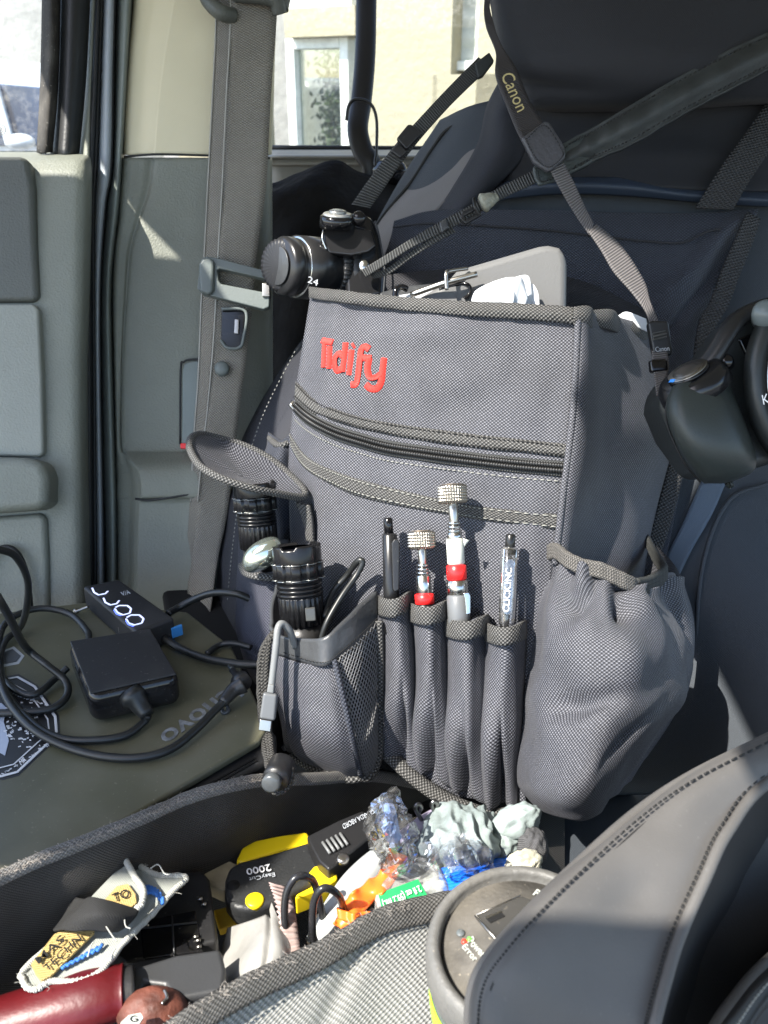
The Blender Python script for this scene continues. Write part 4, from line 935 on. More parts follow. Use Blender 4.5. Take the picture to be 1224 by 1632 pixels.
MB().prism([(x, y, .647) for x, y in ((414, 1146), (433, 1149), (431, 1167), (412, 1164))], CAMF*.004).build('plug', M_steel, usb, bevel=.0006)
cord = thing('braided_cord', P(440, 1255, .66), 'black braided cord loops with a round cord lock hanging beside the front left pocket', 'cord')
M_braid = mat('braided_cord', (.018, .017, .016), .7, weave=.003, wcol=(.10, .095, .085), wbump=1)
for i, k in enumerate((0, 6, 11)):
    MB().tube([(440+k*.4, 1005, .668), (428+k*.3, 1018, .662), (417+k*.9, 1040, .66), (413+k, 1080, .66), (416+k, 1140, .66), (421+k, 1190, .64), (430+k*.7, 1235, .615)], .0023, 8, 60, rmod=lambda L: 1+.12*math.sin(L*2600)).build('loop', M_braid, cord)
MB().tube([(455, 1210, .62), (464, 1230, .612), (458, 1254, .61), (440, 1263, .61), (430, 1250, .61)], .0024, 8, 40).build('tail', M_braid, cord)
MB().lathe((452, 1215, .622), (438, 1244, .604), [(0, .006), (.1, .0095), (.8, .0095), (1, .009)], 24).build('lock_barrel', M_black_pl, cord)
MB().lathe((436, 1241, .604), (431, 1251, .595), [(0, .0055), (.4, .0065), (.9, .0065), (1, .0045)], 24).build('lock_button', mat('grey_lock', (.06, .065, .068), .3), cord)

# ================================================================ CAMERAS
cl = thing('camera', P(530, 480, .82), 'black superzoom camera with extended lens lying left of the organizer top', 'camera', 'cameras hanging on straps')
def blk(b_): return b_
# lens
MB().lathe((446, 424, .80), (560, 432, .85), [(0, .010), (0, .0235), (.04, .0265), (.14, .0265), (.16, .0245), (.20, .0245), (.21, .0285), (.55, .0285), (.57, .0265), (.75, .0265), (.78, .029), (1.1, .030)], 64, lambda th, z: 1).build('lens', mat('lens_barrel', (.014, .014, .015), .28), cl)
MB().lathe((443.5, 424, .798), (448, 424, .801), [(0, .001), (.2, .019), (.6, .0235), (1, .0235)], 132, lambda th, z: 1+.03*math.sin(th*33)).build('lens_cap', M_black_mt, cl)
lx = dirv((446, 424, .80), (560, 432, .85)); cc = P(446, 424, .80)+lx*.0165
MB().lathe(P(446, 424, .80)+lx*.052, P(446, 424, .80)+lx*.064, [(0, .0275), (.05, .030), (.95, .030), (1, .0275)], 180, lambda th, z: 1+.018*math.sin(th*45)).build('zoom_ring', M_black_pl, cl)
MB().lathe(P(446, 424, .80)-lx*.0022, P(446, 424, .80)-lx*.0012, [(0, .0165), (.5, .0175), (1, .0165)], 64).build('cap_ring', M_hem, cl)
MB().lathe(cc, cc+lx*.0012, [(0, .0272), (.5, .0280), (1, .0272)], 64).build('lens_ring', M_chrome, cl)
text('lens_lettering', '24', [(492, 440, .79), (508, 446, .79), (506, 456, .79), (490, 450, .79)], M_silver_ink, cl)
# body and hump and dial
MB().prism([(x, y, .815) for x, y in ((540, 350), (572, 338), (594, 344), (606, 380), (614, 430), (612, 474), (566, 484), (548, 470), (544, 410))], CAMF*.06).build('body', mat('camera_shell', (.010, .010, .011), .24), cl, bevel=.007, seg=4)
MB().lathe(P(446, 424, .80)+dirv((446, 424, .80), (560, 432, .85))*.064, P(560, 434, .848), [(0, .0285), (.1, .0325), (.5, .034), (1, .036)], 64).build('lens_flange', M_black_pl, cl)
MB().tube([(598, 352, .812), (606, 384, .811), (613, 430, .811), (611, 470, .813)], .0009, 6, 30).build('body_seam', M_hem, cl)
MB().lathe(P(572, 350, .80), P(572, 346, .79), [(0, .006), (.8, .006), (1, .005)], 32).build('power_button', M_black_gl, cl)
MB().prism([(x, y, .80) for x, y in ((514, 366), (520, 360), (560, 358), (592, 366), (600, 392), (588, 402), (560, 408), (524, 404), (516, 392))], CAMF*.04).build('flash_hump', mat('camera_shell', (.010, .010, .011), .24), cl, bevel=.008, seg=4)
c0 = P(538, 345, .795); up_ = (CAMUP*.85-CAMF*.45+CAMR*.05).normalized()
MB().lathe(c0-up_*.010, c0+up_*.001, [(0, .016), (.6, .016), (.9, .0155), (1, .014)], 40).build('shutter_dial', M_black_gl, cl)
MB().lathe(c0+up_*.0005, c0+up_*.003, [(0, .013), (.5, .0135), (1, .012)], 40).build('shutter_plate', mat('dial_silver', (.35, .35, .34), .3, metal=.6), cl)
MB().lathe(c0+up_*.003, c0+up_*.006, [(0, .008), (.7, .0075), (1, .005)], 32).build('shutter_button', mat('dial_silver', (.35, .35, .34), .3, metal=.6), cl)
MB().prism([(x, y, .835) for x, y in ((515, 340), (560, 334), (585, 340), (600, 372), (606, 400), (520, 400))], CAMF*.05).build('grip', M_black_pl, cl, bevel=.012, seg=4)
MB().tube([(516, 366, .80), (514, 380, .798), (520, 398, .80)], .0012, 6).build('badge_edge', M_chrome, cl)
MB().blob((580, 424, .80), CAMR*.005, CAMUP*.006, CAMF*.003, 0).build('strap_lug', M_chrome, cl)
# its strap, first end up to the headrest
strap([(560, 326, .84, 590, 332, .84), (588, 286, .83, 612, 300, .83), (612, 254, .825, 634, 268, .825), (634, 226, .82, 655, 240, .82), (662, 196, .82, 678, 212, .82), (700, 155, .83, 714, 172, .83), (730, 124, .84, 746, 140, .84), (762, 92, .85, 782, 106, .85)], M_webb, 'strap_webbing', cl, .0018, 90)
def buckle(name, q, d, par, th=.006, m=None, bev=.0015):
    return MB().prism([(x, y, d) for x, y in q], CAMF*th).build(name, m or M_black_pl, par, bevel=bev)
buckle('strap_slider', [(632, 220), (650, 198), (656, 198), (672, 212), (650, 236), (646, 236)], .812, cl)
buckle('strap_slider', [(622, 240), (634, 228), (650, 240), (638, 252)], .812, cl)
buckle('strap_end_tab', [(757, 100), (780, 82), (788, 96), (770, 120), (762, 124)], .838, cl, m=M_leather)
# second end
strap([(576, 430, .79, 584, 442, .79), (610, 410, .775, 612, 424, .775), (650, 384, .77, 655, 396, .77), (700, 354, .77, 706, 370, .77), (745, 330, .77, 752, 346, .77), (790, 302, .775, 798, 318, .775), (850, 272, .78, 858, 290, .78)], M_webb, 'strap_webbing', cl, .0018, 90)
strap([(590, 436, .792, 597, 444, .792), (615, 428, .78, 622, 436, .78), (650, 404, .775, 655, 412, .775), (690, 378, .772, 696, 386, .772), (720, 362, .772, 726, 370, .772)], M_webb, 'strap_loop', cl, .0018, 60)
buckle('strap_slider', [(700, 354), (712, 347), (716, 362), (704, 371)], .762, cl, m=M_hem)
b = MB(); b.prism([(x, y, .761) for x, y in ((733, 348), (737, 336), (758, 326), (762, 332), (740, 344), (742, 350), (766, 336), (768, 342), (742, 357))], CAMF*.004); b.build('strap_buckle', M_black_pl, cl, bevel=.001)
MB().tube([(755, 316, .762), (757, 330, .758), (762, 342, .762)], .0016, 6).build('buckle_pin', M_black_pl, cl)
MB().tube([(766, 326, .765), (778, 320, .764), (792, 314, .765)], lambda t: .0062+.002*math.sin(t*5), 10, 16, rmod=lambda L: 1+.1*math.sin(L*700)).build('tape_wrap', mat('worn_tape', (.20, .20, .16), .45, bump=.8, bscale=160, var=.3, vscale=90), cl)
# leather pad
padE = [(851, 266, .772, 859, 294, .772), (895, 230, .768, 908, 276, .768), (945, 203, .762, 955, 252, .762), (1000, 170, .757, 1010, 228, .757), (1080, 123, .752, 1090, 181, .752), (1160, 80, .748, 1170, 139, .748), (1240, 44, .748, 1250, 98, .748), (1320, 12, .76, 1330, 60, .76)]
pad = MB().sheet([[e[0:3], tuple(lerp(a, c, .15) for a, c in zip(e[0:3], e[3:6])), tuple(lerp(a, c, .5)-(0 if i < 2 else .006) for i, (a, c) in enumerate(zip(e[0:3], e[3:6]))), tuple(lerp(a, c, .85) for a, c in zip(e[0:3], e[3:6])), e[3:6]] for e in padE], 14, 110, lambda u, v, p: .0008*math.sin(v*75+2*u+5*noise.noise(p*9))*math.sin(math.pi*u)+.0008*noise.noise(p*60)).build('strap_pad', M_leather, cl, solid=.003)
b = MB()
for f in (.12, .88):
    dashes(b, [tuple(lerp(a, c, f)-(.0035 if i == 2 else 0) for i, (a, c) in enumerate(zip(e[0:3], e[3:6]))) for e in padE[1:]], 60, .55, .0006)
b.build('pad_stitching', M_thread, pad)
buckle('pad_end_tab', [(849, 266), (900, 226), (940, 206), (953, 254), (912, 275), (888, 288), (859, 296), (852, 284)], .763, cl, .004, M_leather_tab, .002)
dashes(MB(), [(857, 270, .7612), (905, 232, .7612), (936, 216, .7612), (945, 250, .7612), (884, 282, .7612), (863, 289, .7612), (857, 272, .7612)], 40, .55, .0005).build('tab_stitching', M_thread, cl)

cr_ = thing('camera', P(1150, 775, .66), 'black camera with large rubber grip hanging at the right edge', 'camera', 'cameras hanging on straps')
d0 = .64
M_shell = mat('camera_shell', (.010, .010, .011), .24)
MB().prism([(x, y, d0+.012) for x, y in ((1053, 650), (1056, 620), (1080, 592), (1130, 562), (1160, 520), (1185, 492), (1224, 484), (1420, 440), (1440, 700), (1230, 740), (1190, 752), (1124, 764), (1112, 752), (1074, 700))], CAMF*.05).build('body', mat('camera_body_plastic', (.024, .027, .027), .38, bump=.2, bscale=600), cr_, bevel=.010, seg=4)
# grip: closed rounded volume
grows = []
for y, xl, xr, dp in ((588, 1110, 1146, .640), (600, 1086, 1156, .622), (625, 1066, 1166, .610), (660, 1063, 1180, .603), (700, 1074, 1196, .601), (730, 1090, 1206, .604), (752, 1104, 1202, .612), (765, 1112, 1180, .622), (773, 1122, 1156, .640)):
    grows.append([(xl, y, .66), (lerp(xl, xr, .02), y, dp+.018), (lerp(xl, xr, .12), y, dp+.005), (lerp(xl, xr, .32), y, dp), (lerp(xl, xr, .65), y, dp+.001), (lerp(xl, xr, .88), y, dp+.008), (lerp(xl, xr, .98), y, dp+.024), (xr, y, .662)])
MB().sheet(grows, 40, 40, lambda u, v, p: .0012*math.sin(v*5)).build('grip', M_grip, cr_, solid=.004)
c0 = P(1098, 596, .628); up_ = (CAMUP*.78-CAMF*.35-CAMR*.52).normalized()
MB().lathe(c0-up_*.014, c0, [(0, .026), (.6, .0255), (.92, .0225), (1, .02)], 48).build('top_plate', M_shell, cr_)
MB().lathe(c0, c0+up_*.003, [(0, .015), (.6, .0155), (1, .0145)], 40).build('shutter_ring', M_black_gl, cr_)
MB().lathe(c0+up_*.003, c0+up_*.0045, [(0, .011), (.6, .0105), (1, .006)], 32).build('shutter_button', mat('button_silver', (.13, .12, .11), .3, metal=.7), cr_)
MB().lathe(c0+up_*.0028, c0+up_*.0034, [(0, .0138), (.5, .0144), (1, .0138)], 48).build('ring_glint', M_steel, cr_)
MB().box((1071, 607, .612), CAMR*.0018, CAMUP*.0011+CAMR*.0008, CAMF*.001).build('blue_mark', mat('blue_mark', (.05, .3, .85), .4), cr_, bevel=.0005)
MB().tube([(1108, 598, .64), (1135, 570, .635), (1160, 530, .635), (1180, 506, .64), (1224, 488, .64), (1280, 475, .64)], .009, 12, 40, flat=.7).build('top_ridge', M_black_pl, cr_)
MB().lathe((1222, 508, .655), (1222, 498, .62), [(0, .011), (.7, .011), (1, .008)], 32).build('top_knob', mat('knob_grey', (.12, .14, .14), .3), cr_)
MB().tube([(1080, 612, .622), (1064, 640, .626), (1062, 670, .624), (1074, 705, .622), (1092, 740, .624), (1116, 768, .636)], .0008, 6, 40).build('grip_seam', M_thread, cr_)
MB().lathe(P(1158, 580, .640), P(1156, 575, .628), [(0, .0055), (.8, .0055), (1, .0045)], 24).build('power_button', M_black_gl, cr_)
MB().prism([(x, y, .650) for x, y in ((1176, 540), (1222, 520), (1224, 566), (1196, 580))], CAMF*.01).build('front_panel', M_black_gl, cr_, bevel=.002)
# lens barrel facing forward, mostly out of frame
lc = P(1322, 605, .655); la = (-CAMF*.93+CAMR*.30-CAMUP*.05).normalized()
MB().lathe(lc, lc+la*.010, [(0, .078), (.6, .076), (.9, .074), (1, .071), (1, .066), (.2, .062)], 96).build('lens_mount', mat('camera_body_plastic', (.024, .027, .027), .38, bump=.2, bscale=600), cr_)
MB().lathe(lc, lc+la*.045, [(0, .060), (.6, .057), (.63, .054), (1, .053), (1, .046), (.85, .040), (.7, .028), (.7, .001)], 72).build('lens', mat('lens_barrel', (.014, .014, .015), .28), cr_)
MB().lathe(lc+la*.0102, lc+la*.0108, [(0, .0655), (.5, .0662), (1, .0655)], 96).build('mount_ring', M_steel, cr_)
lrr = MB(); 
MB().lathe(lc+la*.0447, lc+la*.0455, [(0, .0525), (.5, .0530), (1, .0525)], 72).build('lens_ring', M_steel, cr_)
# its strap
strap([(784, -80, .80, 806, -90, .80), (772, 0, .80, 782, -4, .80), (774, 40, .79, 786, 36, .79), (790, 84, .785, 800, 74, .785), (790, 120, .772, 822, 110, .778), (810, 175, .765, 844, 162, .772), (832, 225, .758, 870, 205, .765), (858, 262, .752, 888, 250, .757)], M_cstrap, 'neck_strap', cr_, .0022, 90)
text('strap_lettering', 'Canon', [(816, 115, .764), (842, 172, .760), (824, 181, .757), (797, 122, .761)], M_gold_ink, cr_, bold=.0, off=.001)
b = MB().prism([(x, y, .744) for x, y in ((831, 220), (868, 192), (876, 194), (900, 232), (902, 250), (878, 272), (872, 272), (850, 258))], CAMF*.006)
b.build('strap_leather_end', mat('satin_leather', (.05, .05, .056), .38, bump=.4, bscale=250), cr_, bevel=.0025, seg=3)
dashes(MB(), [(838, 222, .742), (868, 200, .742), (894, 236, .742), (896, 250, .742), (876, 266, .742), (856, 254, .742), (838, 222, .742)], 46, .55, .0005).build('leather_stitching', M_thread, cr_)
strap([(876, 270, .749, 898, 260, .751), (892, 300, .745, 914, 290, .747), (918, 344, .74, 932, 330, .742), (940, 376, .735, 946, 356, .737)], M_cstrap_l, 'strap_lower', cr_, .0016, 40)
strap([(938, 370, .734, 950, 358, .738), (958, 400, .728, 982, 384, .732), (978, 434, .722, 1006, 414, .726), (1006, 466, .716, 1028, 452, .72), (1030, 500, .708, 1036, 480, .712), (1036, 530, .70, 1052, 520, .70), (1040, 580, .68, 1066, 578, .68), (1044, 612, .665, 1060, 606, .665), (1046, 632, .66, 1052, 630, .66)], M_cstrap_l, 'strap_lower', cr_, .0016, 80)
bk = buckle('strap_buckle', [(1033, 514), (1040, 510), (1066, 511), (1073, 560), (1070, 567), (1042, 566)], .686, cr_, .008, M_black_pl, .002)
MB().prism([(x, y, .684) for x, y in ((1040, 530), (1062, 526), (1064, 538), (1042, 543))], CAMF*.003).build('buckle_window', M_webb, bk, bevel=.0008)
text('buckle_lettering', 'Canon', [(1044, 553, .685), (1066, 551, .685), (1067, 559, .685), (1045, 561, .685)], M_silver_ink, bk)
buckle('strap_keeper', [(1036, 573), (1064, 571), (1066, 592), (1038, 594)], .672, cr_, .007, M_black_gl, .002)
text('lens_lettering', 'K', [(1214, 630, .608), (1224, 627, .606), (1227, 642, .606), (1217, 645, .608)], M_white, cr_)

# ================================================================ LAPTOP AND POWER
LH = .42
lap = thing('laptop', Hz(150, 1150, .45), 'closed olive grey laptop with stickers lying beside the seat', 'laptop')
MB().prism([Hz(x, y, LH) for x, y in ((-150, 1010), (-60, 985), (60, 968), (150, 958), (300, 975), (370, 1030), (424, 1150), (424, 1164), (412, 1180), (216, 1296), (-150, 1500))], -Z*.007).build('lid', M_lid, lap, bevel=.0025, seg=3)
MB().prism([Hz(x, y, LH+.008) for x, y in ((-140, 1015), (60, 975), (290, 985), (440, 1170), (440, 1198), (428, 1212), (230, 1330), (-130, 1540))], -Z*.014).build('base', M_black_pl, lap, bevel=.003)
vp = MB()
M_vent = mat('vent_slot', (.002, .002, .002), .6)
def VE(s, t): return Hz(lerp(222, 418, s), lerp(1309, 1198, s), LH+.0078).lerp(Hz(lerp(225, 418, s), lerp(1320, 1210, s), LH+.0078), t)
for k in range(34):
    s = .06+.9*k/34
    vp.box(VE(s, .35), Vector((.0012, .0006, 0)), Vector((-.0003, .0007, 0)), Z*.0005)
    vp.box(VE(s+.012, .8), Vector((.0012, .0006, 0)), Vector((-.0003, .0007, 0)), Z*.0005)
vp.build('vent', M_vent, lap, smooth=False)
text('lid_logo', 'lenovo', [Hz(390, 1108, LH), Hz(272, 1192, LH), Hz(252, 1172, LH), Hz(366, 1092, LH)], mat('worn_logo_print', (.16, .17, .18), .35, var=.5, vscale=150), lap, ext=.0005, bold=.012)
# badge stickers
st = MB().prism([Hz(x, y, LH-.0002) for x, y in ((-60, 1090), (30, 1074), (60, 1092), (94, 1140), (96, 1168), (82, 1186), (30, 1236), (4, 1243), (-60, 1230))], -Z*.0004).build('sticker', mat('black_sticker', (.02, .02, .021), .35), lap, smooth=False)
b = MB(); ol = [(-60, 1094), (28, 1079), (55, 1094), (88, 1142), (90, 1166), (77, 1184), (28, 1230), (2, 1237), (-60, 1226)]
b.tube([Hz(x, y, LH-.0008) for x, y in ol], .0011, 6, 80, flat=.4, up=Z.copy(), lin=True)
ol2 = [(-50, 1106), (22, 1091), (46, 1104), (76, 1146), (78, 1162), (66, 1178), (22, 1218), (-2, 1224), (-50, 1216)]
b.tube([Hz(x, y, LH-.0008) for x, y in ol2], .0006, 6, 80, flat=.4, up=Z.copy(), lin=True)
for i in range(150):
    a = random.uniform(0, 1); x = 8+a*58+random.gauss(0, 3); y = 1150+a*12+random.gauss(0, 18)
    if i % 3 == 0: x = random.uniform(-4, 84); y = random.choice([1098+x*.35, 1236-x*.62])
    b.box(Hz(x, y, LH-.0007), Vector((random.uniform(.0004, .0013), random.uniform(-.0008, .0008), 0)), Vector((-.0002, random.uniform(.0003, .0007), 0)), Z*.0002)
b.build('sticker_print', mat('white_print', (.55, .56, .58), .5), st, smooth=False)
MB().prism([Hz(x, y, LH-.0008) for x, y in ((-30, 1130), (2, 1120), (10, 1128), (6, 1150), (14, 1180), (8, 1204), (-6, 1196), (-12, 1216), (-30, 1212))], -Z*.0003).build('sticker_emblem', mat('blue_grey_print', (.33, .37, .45), .5), st, smooth=False)
st2 = MB().prism([Hz(x, y, LH-.0002) for x, y in ((-8, 1042), (22, 1030), (39, 1045), (30, 1058), (2, 1063), (-10, 1060))], -Z*.0004).build('sticker', mat('grey_sticker', (.30, .32, .33), .4), lap, smooth=False)
MB().prism([Hz(x, y, LH-.0007) for x, y in ((-6, 1044), (20, 1034), (33, 1045), (26, 1054), (2, 1059))], -Z*.0003).build('sticker_emblem', mat('dark_emblem', (.05, .055, .06), .4), st2, smooth=False)
text('sticker_lettering', 'MR', [Hz(30, 1213, LH-.0009), Hz(38, 1206, LH-.0009), Hz(42, 1212, LH-.0009), Hz(34, 1220, LH-.0009)], M_white, st)

ad = thing('power_adapter', Hz(200, 1100, LH), 'square black laptop power adapter on the laptop lid', 'adapter')
AH = LH-.030
ac = [Hz(x, y, AH) for x, y in ((106, 1020), (242, 999), (287, 1075), (140, 1108))]
MB().prism(ac, -Z*.029).build('case', M_black_gl, ad, bevel=.009, seg=6)
top = [ac[0].lerp(sum(ac, Vector())/4, .06)+Z*.0001, ac[1].lerp(sum(ac, Vector())/4, .06)+Z*.0001, ac[2].lerp(sum(ac, Vector())/4, .06)+Z*.0001, ac[3].lerp(sum(ac, Vector())/4, .06)+Z*.0001]
MB().prism([p+Z*.0001 for p in top], -Z*.002).build('matte_top', M_black_mt, ad, bevel=.005, seg=4)
sr0 = Hz(214, 1112, LH-.018); sr1 = Hz(236, 1140, LH-.010)
MB().lathe(sr0-(sr1-sr0)*.25, sr1, [(0, .0105), (.3, .0100), (.36, .0078), (.9, .0058), (1, .005)], 24).build('strain_relief', M_cable, ad)
MB().tube([sr1, Hz(230, 1150, LH-.005), Hz(200, 1172, LH-.004), Hz(150, 1180, LH-.004), Hz(95, 1176, LH-.004), Hz(50, 1150, LH-.004), Hz(10, 1100, LH-.004), Hz(-2, 1030, LH-.006), Hz(12, 990, LH-.012), Hz(60, 970, LH-.012), Hz(110, 978, LH-.008), Hz(138, 1005, LH-.006), Hz(142, 1022, LH-.006)], .0029, 10, 150).build('output_cable', M_cable, ad)
wire = thing('charging_lead', Hz(380, 1095, LH), 'long black charging lead with angled plug looping over the laptop lid', 'cable')
MB().tube([Hz(366, 1110, LH-.012), Hz(345, 1130, LH-.008), Hz(310, 1165, LH-.006), Hz(270, 1195, LH-.005), Hz(220, 1208, LH-.004), Hz(160, 1205, LH-.004), Hz(100, 1188, LH-.004), Hz(50, 1160, LH-.006), Hz(15, 1120, LH-.008), Hz(0, 1080, LH-.014), Hz(-6, 1040, LH-.03), P(-40, 960, .62)], .0031, 10, 150).build('lead', M_cable, wire)
MB().tube([Hz(355, 1120, LH-.01), Hz(372, 1100, LH-.013), Hz(388, 1090, LH-.016)], lambda t: .0042+.003*t, 12, 14).build('plug_sleeve', M_black_pl, wire)
MB().lathe(Hz(388, 1090, LH-.016), Hz(370, 1068, LH-.016), [(0, .0072), (.35, .0072), (.4, .0026), (1, .0026)], 20).build('plug_tip', M_black_pl, wire)
MB().lathe(Hz(375, 1074, LH-.016), Hz(366, 1062, LH-.016), [(0, .0022), (1, .0022)], 16).build('metal_tip', M_chrome, wire)
MB().tube([Hz(352, 1112, LH-.006), Hz(360, 1120, LH-.004), Hz(364, 1132, LH-.002), Hz(356, 1136, LH-.001), Hz(352, 1126, LH-.004)], .0016, 8, 30).build('cable_tie', M_hem, wire)
w2 = MB().tube([P(-40, 870, .60), P(0, 876, .62), P(26, 888, .64), P(44, 925, .67), P(42, 970, .70), Hz(32, 1000, LH-.01), Hz(10, 1020, LH-.006), Hz(0, 1050, LH-.005), Hz(8, 1085, LH-.005), Hz(50, 1108, LH-.005), Hz(90, 1080, LH-.006), Hz(108, 1064, LH-.01)], .0028, 10, 150).build('power_cable', M_cable)
tag(w2, 'black mains cable arching up beside the door at the left edge', 'cable')
w3 = MB().tube([P(-60, 900, .56), P(-20, 930, .57), P(10, 975, .59), Hz(40, 1030, LH-.035), Hz(75, 1060, LH-.02), Hz(104, 1085, LH-.01), Hz(106, 1110, LH-.006), Hz(80, 1130, LH-.004), Hz(30, 1136, LH-.004), Hz(-60, 1136, LH-.004)], .0030, 10, 130).build('power_cable', M_cable)
tag(w3, 'black cable crossing diagonally over the laptop stickers toward the adapter corner', 'cable')
# charger with display
ch = thing('usb_charger', Hz(200, 990, LH), 'black usb charging box with lit blue and white digits behind the adapter', 'charger')
CHh = LH-.024
cc4 = [Hz(x, y, CHh) for x, y in ((131, 934), (190, 922), (278, 984), (216, 1008))]
MB().prism(cc4, -Z*.023).build('case', M_black_mt, ch, bevel=.003, seg=3)
def seg7(b, cx, cy, sc_, glyph):
    ux = Vector((0.55, -.42)); uy = Vector((.72, .30))     # px per unit across / along
    for pa, pb in glyph:
        q = [Vector((cx, cy))+ux*p[0]*sc_+uy*p[1]*sc_ for p in (pa, pb)]
        b.tube([Hz(q[0].x, q[0].y, CHh-.0004), Hz(q[1].x, q[1].y, CHh-.0004)], .0009, 6, 2, flat=.3, up=Z.copy())
b1 = MB(); b2 = MB()
jj = [((-12, -6), (-12, 2)), ((-12, 2), (-4, 8)), ((-4, 8), (10, 8)), ((10, 8), (12, 4))]
def px(b, pts, m=None): b.tube([Hz(x, y, CHh-.0005) for x, y in pts], .0009, 6, len(pts)*4, flat=.3, up=Z.copy(), lin=True)
px(b1, [(147, 937), (150, 944), (157, 948), (168, 946), (172, 942)])
px(b1, [(165, 953), (168, 960), (176, 964), (186, 962), (190, 957)])
px(b1, [(183, 970), (187, 976), (196, 980), (207, 977), (209, 970), (203, 965), (190, 965), (184, 968)])
px(b1, [(201, 986), (205, 993), (214, 996), (226, 993), (229, 986), (222, 980), (209, 980), (202, 984)])
px(b2, [(182, 972), (186, 978), (193, 981)]); px(b2, [(201, 989), (205, 995), (213, 998)])
b1.build('display_digits', M_disp, ch); b2.build('display_digits', M_dispb, ch)
text('print', 'V/A', [Hz(192, 944, CHh), Hz(205, 940, CHh), Hz(208, 946, CHh), Hz(195, 950, CHh)], M_silver_ink, ch)
MB().box(Hz(200, 1003, LH-.010), Vector((.006, 0, 0)), Vector((0, .001, 0)), Z*.003).build('usb_port', M_steel, ch, bevel=.0005)
MB().box(Hz(282, 1006, LH-.010), Vector((.004, .003, 0)), Vector((.0006, -.001, 0)), Z*.005).build('blue_port', mat('blue_port', (.05, .25, .6), .4), ch, bevel=.0005)
MB().tube([Hz(268, 978, LH-.014), Hz(285, 968, LH-.013), Hz(310, 955, LH-.02), Hz(340, 945, LH-.03), Hz(375, 946, LH-.035), Hz(400, 955, LH-.03)], .0032, 10, 50).build('input_cable', M_cable, ch)
MB().tube([Hz(262, 1018, LH-.008), Hz(290, 1035, LH-.006), Hz(330, 1050, LH-.006), Hz(380, 1058, LH-.008), Hz(420, 1060, LH-.01)], .0034, 10, 50).build('output_cable', M_cable, ch)
MB().tube([Hz(330, 1042, LH-.004), Hz(350, 1028, LH-.004), Hz(375, 1026, LH-.006), Hz(400, 1032, LH-.006)], .0026, 8, 40).build('thin_cable', M_cable, ch)
sc1 = MB().lathe(Hz(120, 975, LH-.004), Hz(140, 967, LH-.012), [(0, .0028), (.12, .0028), (.15, .0012), (1, .0012)], 12).build('screw', M_steel)
tag(sc1, 'small silver screw lying on the laptop behind the charger box', 'screw')
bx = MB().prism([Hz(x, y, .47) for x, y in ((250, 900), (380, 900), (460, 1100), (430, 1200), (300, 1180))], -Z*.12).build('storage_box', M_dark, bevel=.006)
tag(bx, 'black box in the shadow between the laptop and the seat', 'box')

# ================================================================ FABRIC BIN
BZ = .555
fbin = thing('fabric_bin', Hz(450, 1450, BZ), 'open fabric storage bin with grey woven outside and black lining full of odds and ends', 'bin')
farR = [(-140, 1462, .46), (0, 1398, .50), (60, 1370, .515), (130, 1342, .53), (220, 1305, .555), (300, 1270, .585), (370, 1250, .605), (430, 1241, .625), (500, 1240, .66), (600, 1236, .71), (700, 1258, .76), (850, 1300, .78)]
def dn(q, dz, dy=0): p = P(*q); return p-Z*dz+Vector((0, dy, 0))
rows = [[P(*q) for q in farR], [dn(q, .02, -.004) for q in farR], [dn(q, .07, -.006) for q in farR], [dn(q, .14, -.008) for q in farR]]
MB().sheet(rows, 90, 30, lambda u, v, p: .006*noise.noise(Vector((p.x*22, p.z*22, 1)))*sstep(0, .3, v)).build('far_wall', M_binin, fbin, solid=.003)
rows = [[P(*q)+Z*.002+Vector((0, .004, 0)) for q in farR], [P(*q)+Z*.003 for q in farR], [dn(q, .0035, -.004) for q in farR], [dn(q, .010, -.0065) for q in farR]]
MB().sheet(rows[:3], 120, 6, lambda u, v, p: .0006*noise.noise(p*200)).build('rim_binding', M_binrim, fbin, solid=.002)
b = MB()
fw_ = [P(*q) for q in farR]
for i in range(1100):
    t = random.uniform(.02, .62); p = cr(fw_, t)+Z*.001+Vector((0, random.uniform(-.003, .002), 0)); a = p+Vector((random.gauss(0, .0020), random.gauss(0, .0018), random.uniform(-.0004, .0022)))
    m_ = (p+a)/2+Vector((random.gauss(0, .001), 0, random.gauss(0, .001))); b.tube([p, m_, a], .00011, 3, 3)
nearR = [(240, 1660, .405), (320, 1606, .42), (415, 1553, .44), (510, 1510, .46), (604, 1458, .48), (660, 1441, .49), (713, 1431, .498), (760, 1425, .505), (860, 1420, .52)]
nw = [P(*q) for q in nearR]
for i in range(260):
    t = random.uniform(.0, .6); p = cr(nw, t)+Z*.001; a = p+Vector((random.gauss(0, .002), random.gauss(0, .002), random.uniform(.0002, .003)))
    b.tube([p, (p+a)/2+Vector((random.gauss(0, .0008), 0, 0)), a], .00012, 3, 4)
b.build('frayed_fuzz', M_fuzz, fbin)['kind'] = 'stuff'
rows = [[P(*q) for q in nearR], [dn(q, .014, -.014)+Vector((-.004, 0, 0)) for q in nearR], [dn(q, .045, -.070)+Vector((-.02, 0, 0)) for q in nearR], [dn(q, .10, -.13)+Vector((-.03, 0, 0)) for q in nearR]]
MB().sheet(rows, 100, 50, lambda u, v, p: .006*noise.noise(Vector((p.x*20, p.z*9, 6)))*sstep(0, .2, v)-.003*math.exp(-((u-.52+v*.2)/.03)**2)).build('near_wall', M_binout, fbin, solid=.0015)
MB().sheet([[p+Vector((0, .0022, -.003)) for p in r] for r in rows], 60, 30, lambda u, v, p: -.007).build('near_lining', M_binin, fbin, solid=.0015)
rows = [[P(*q)+Z*.001+Vector((0, .004, 0)) for q in nearR], [P(*q)+Z*.002 for q in nearR], [dn(q, .001, -.005) for q in nearR], [dn(q, .006, -.0095) for q in nearR]]
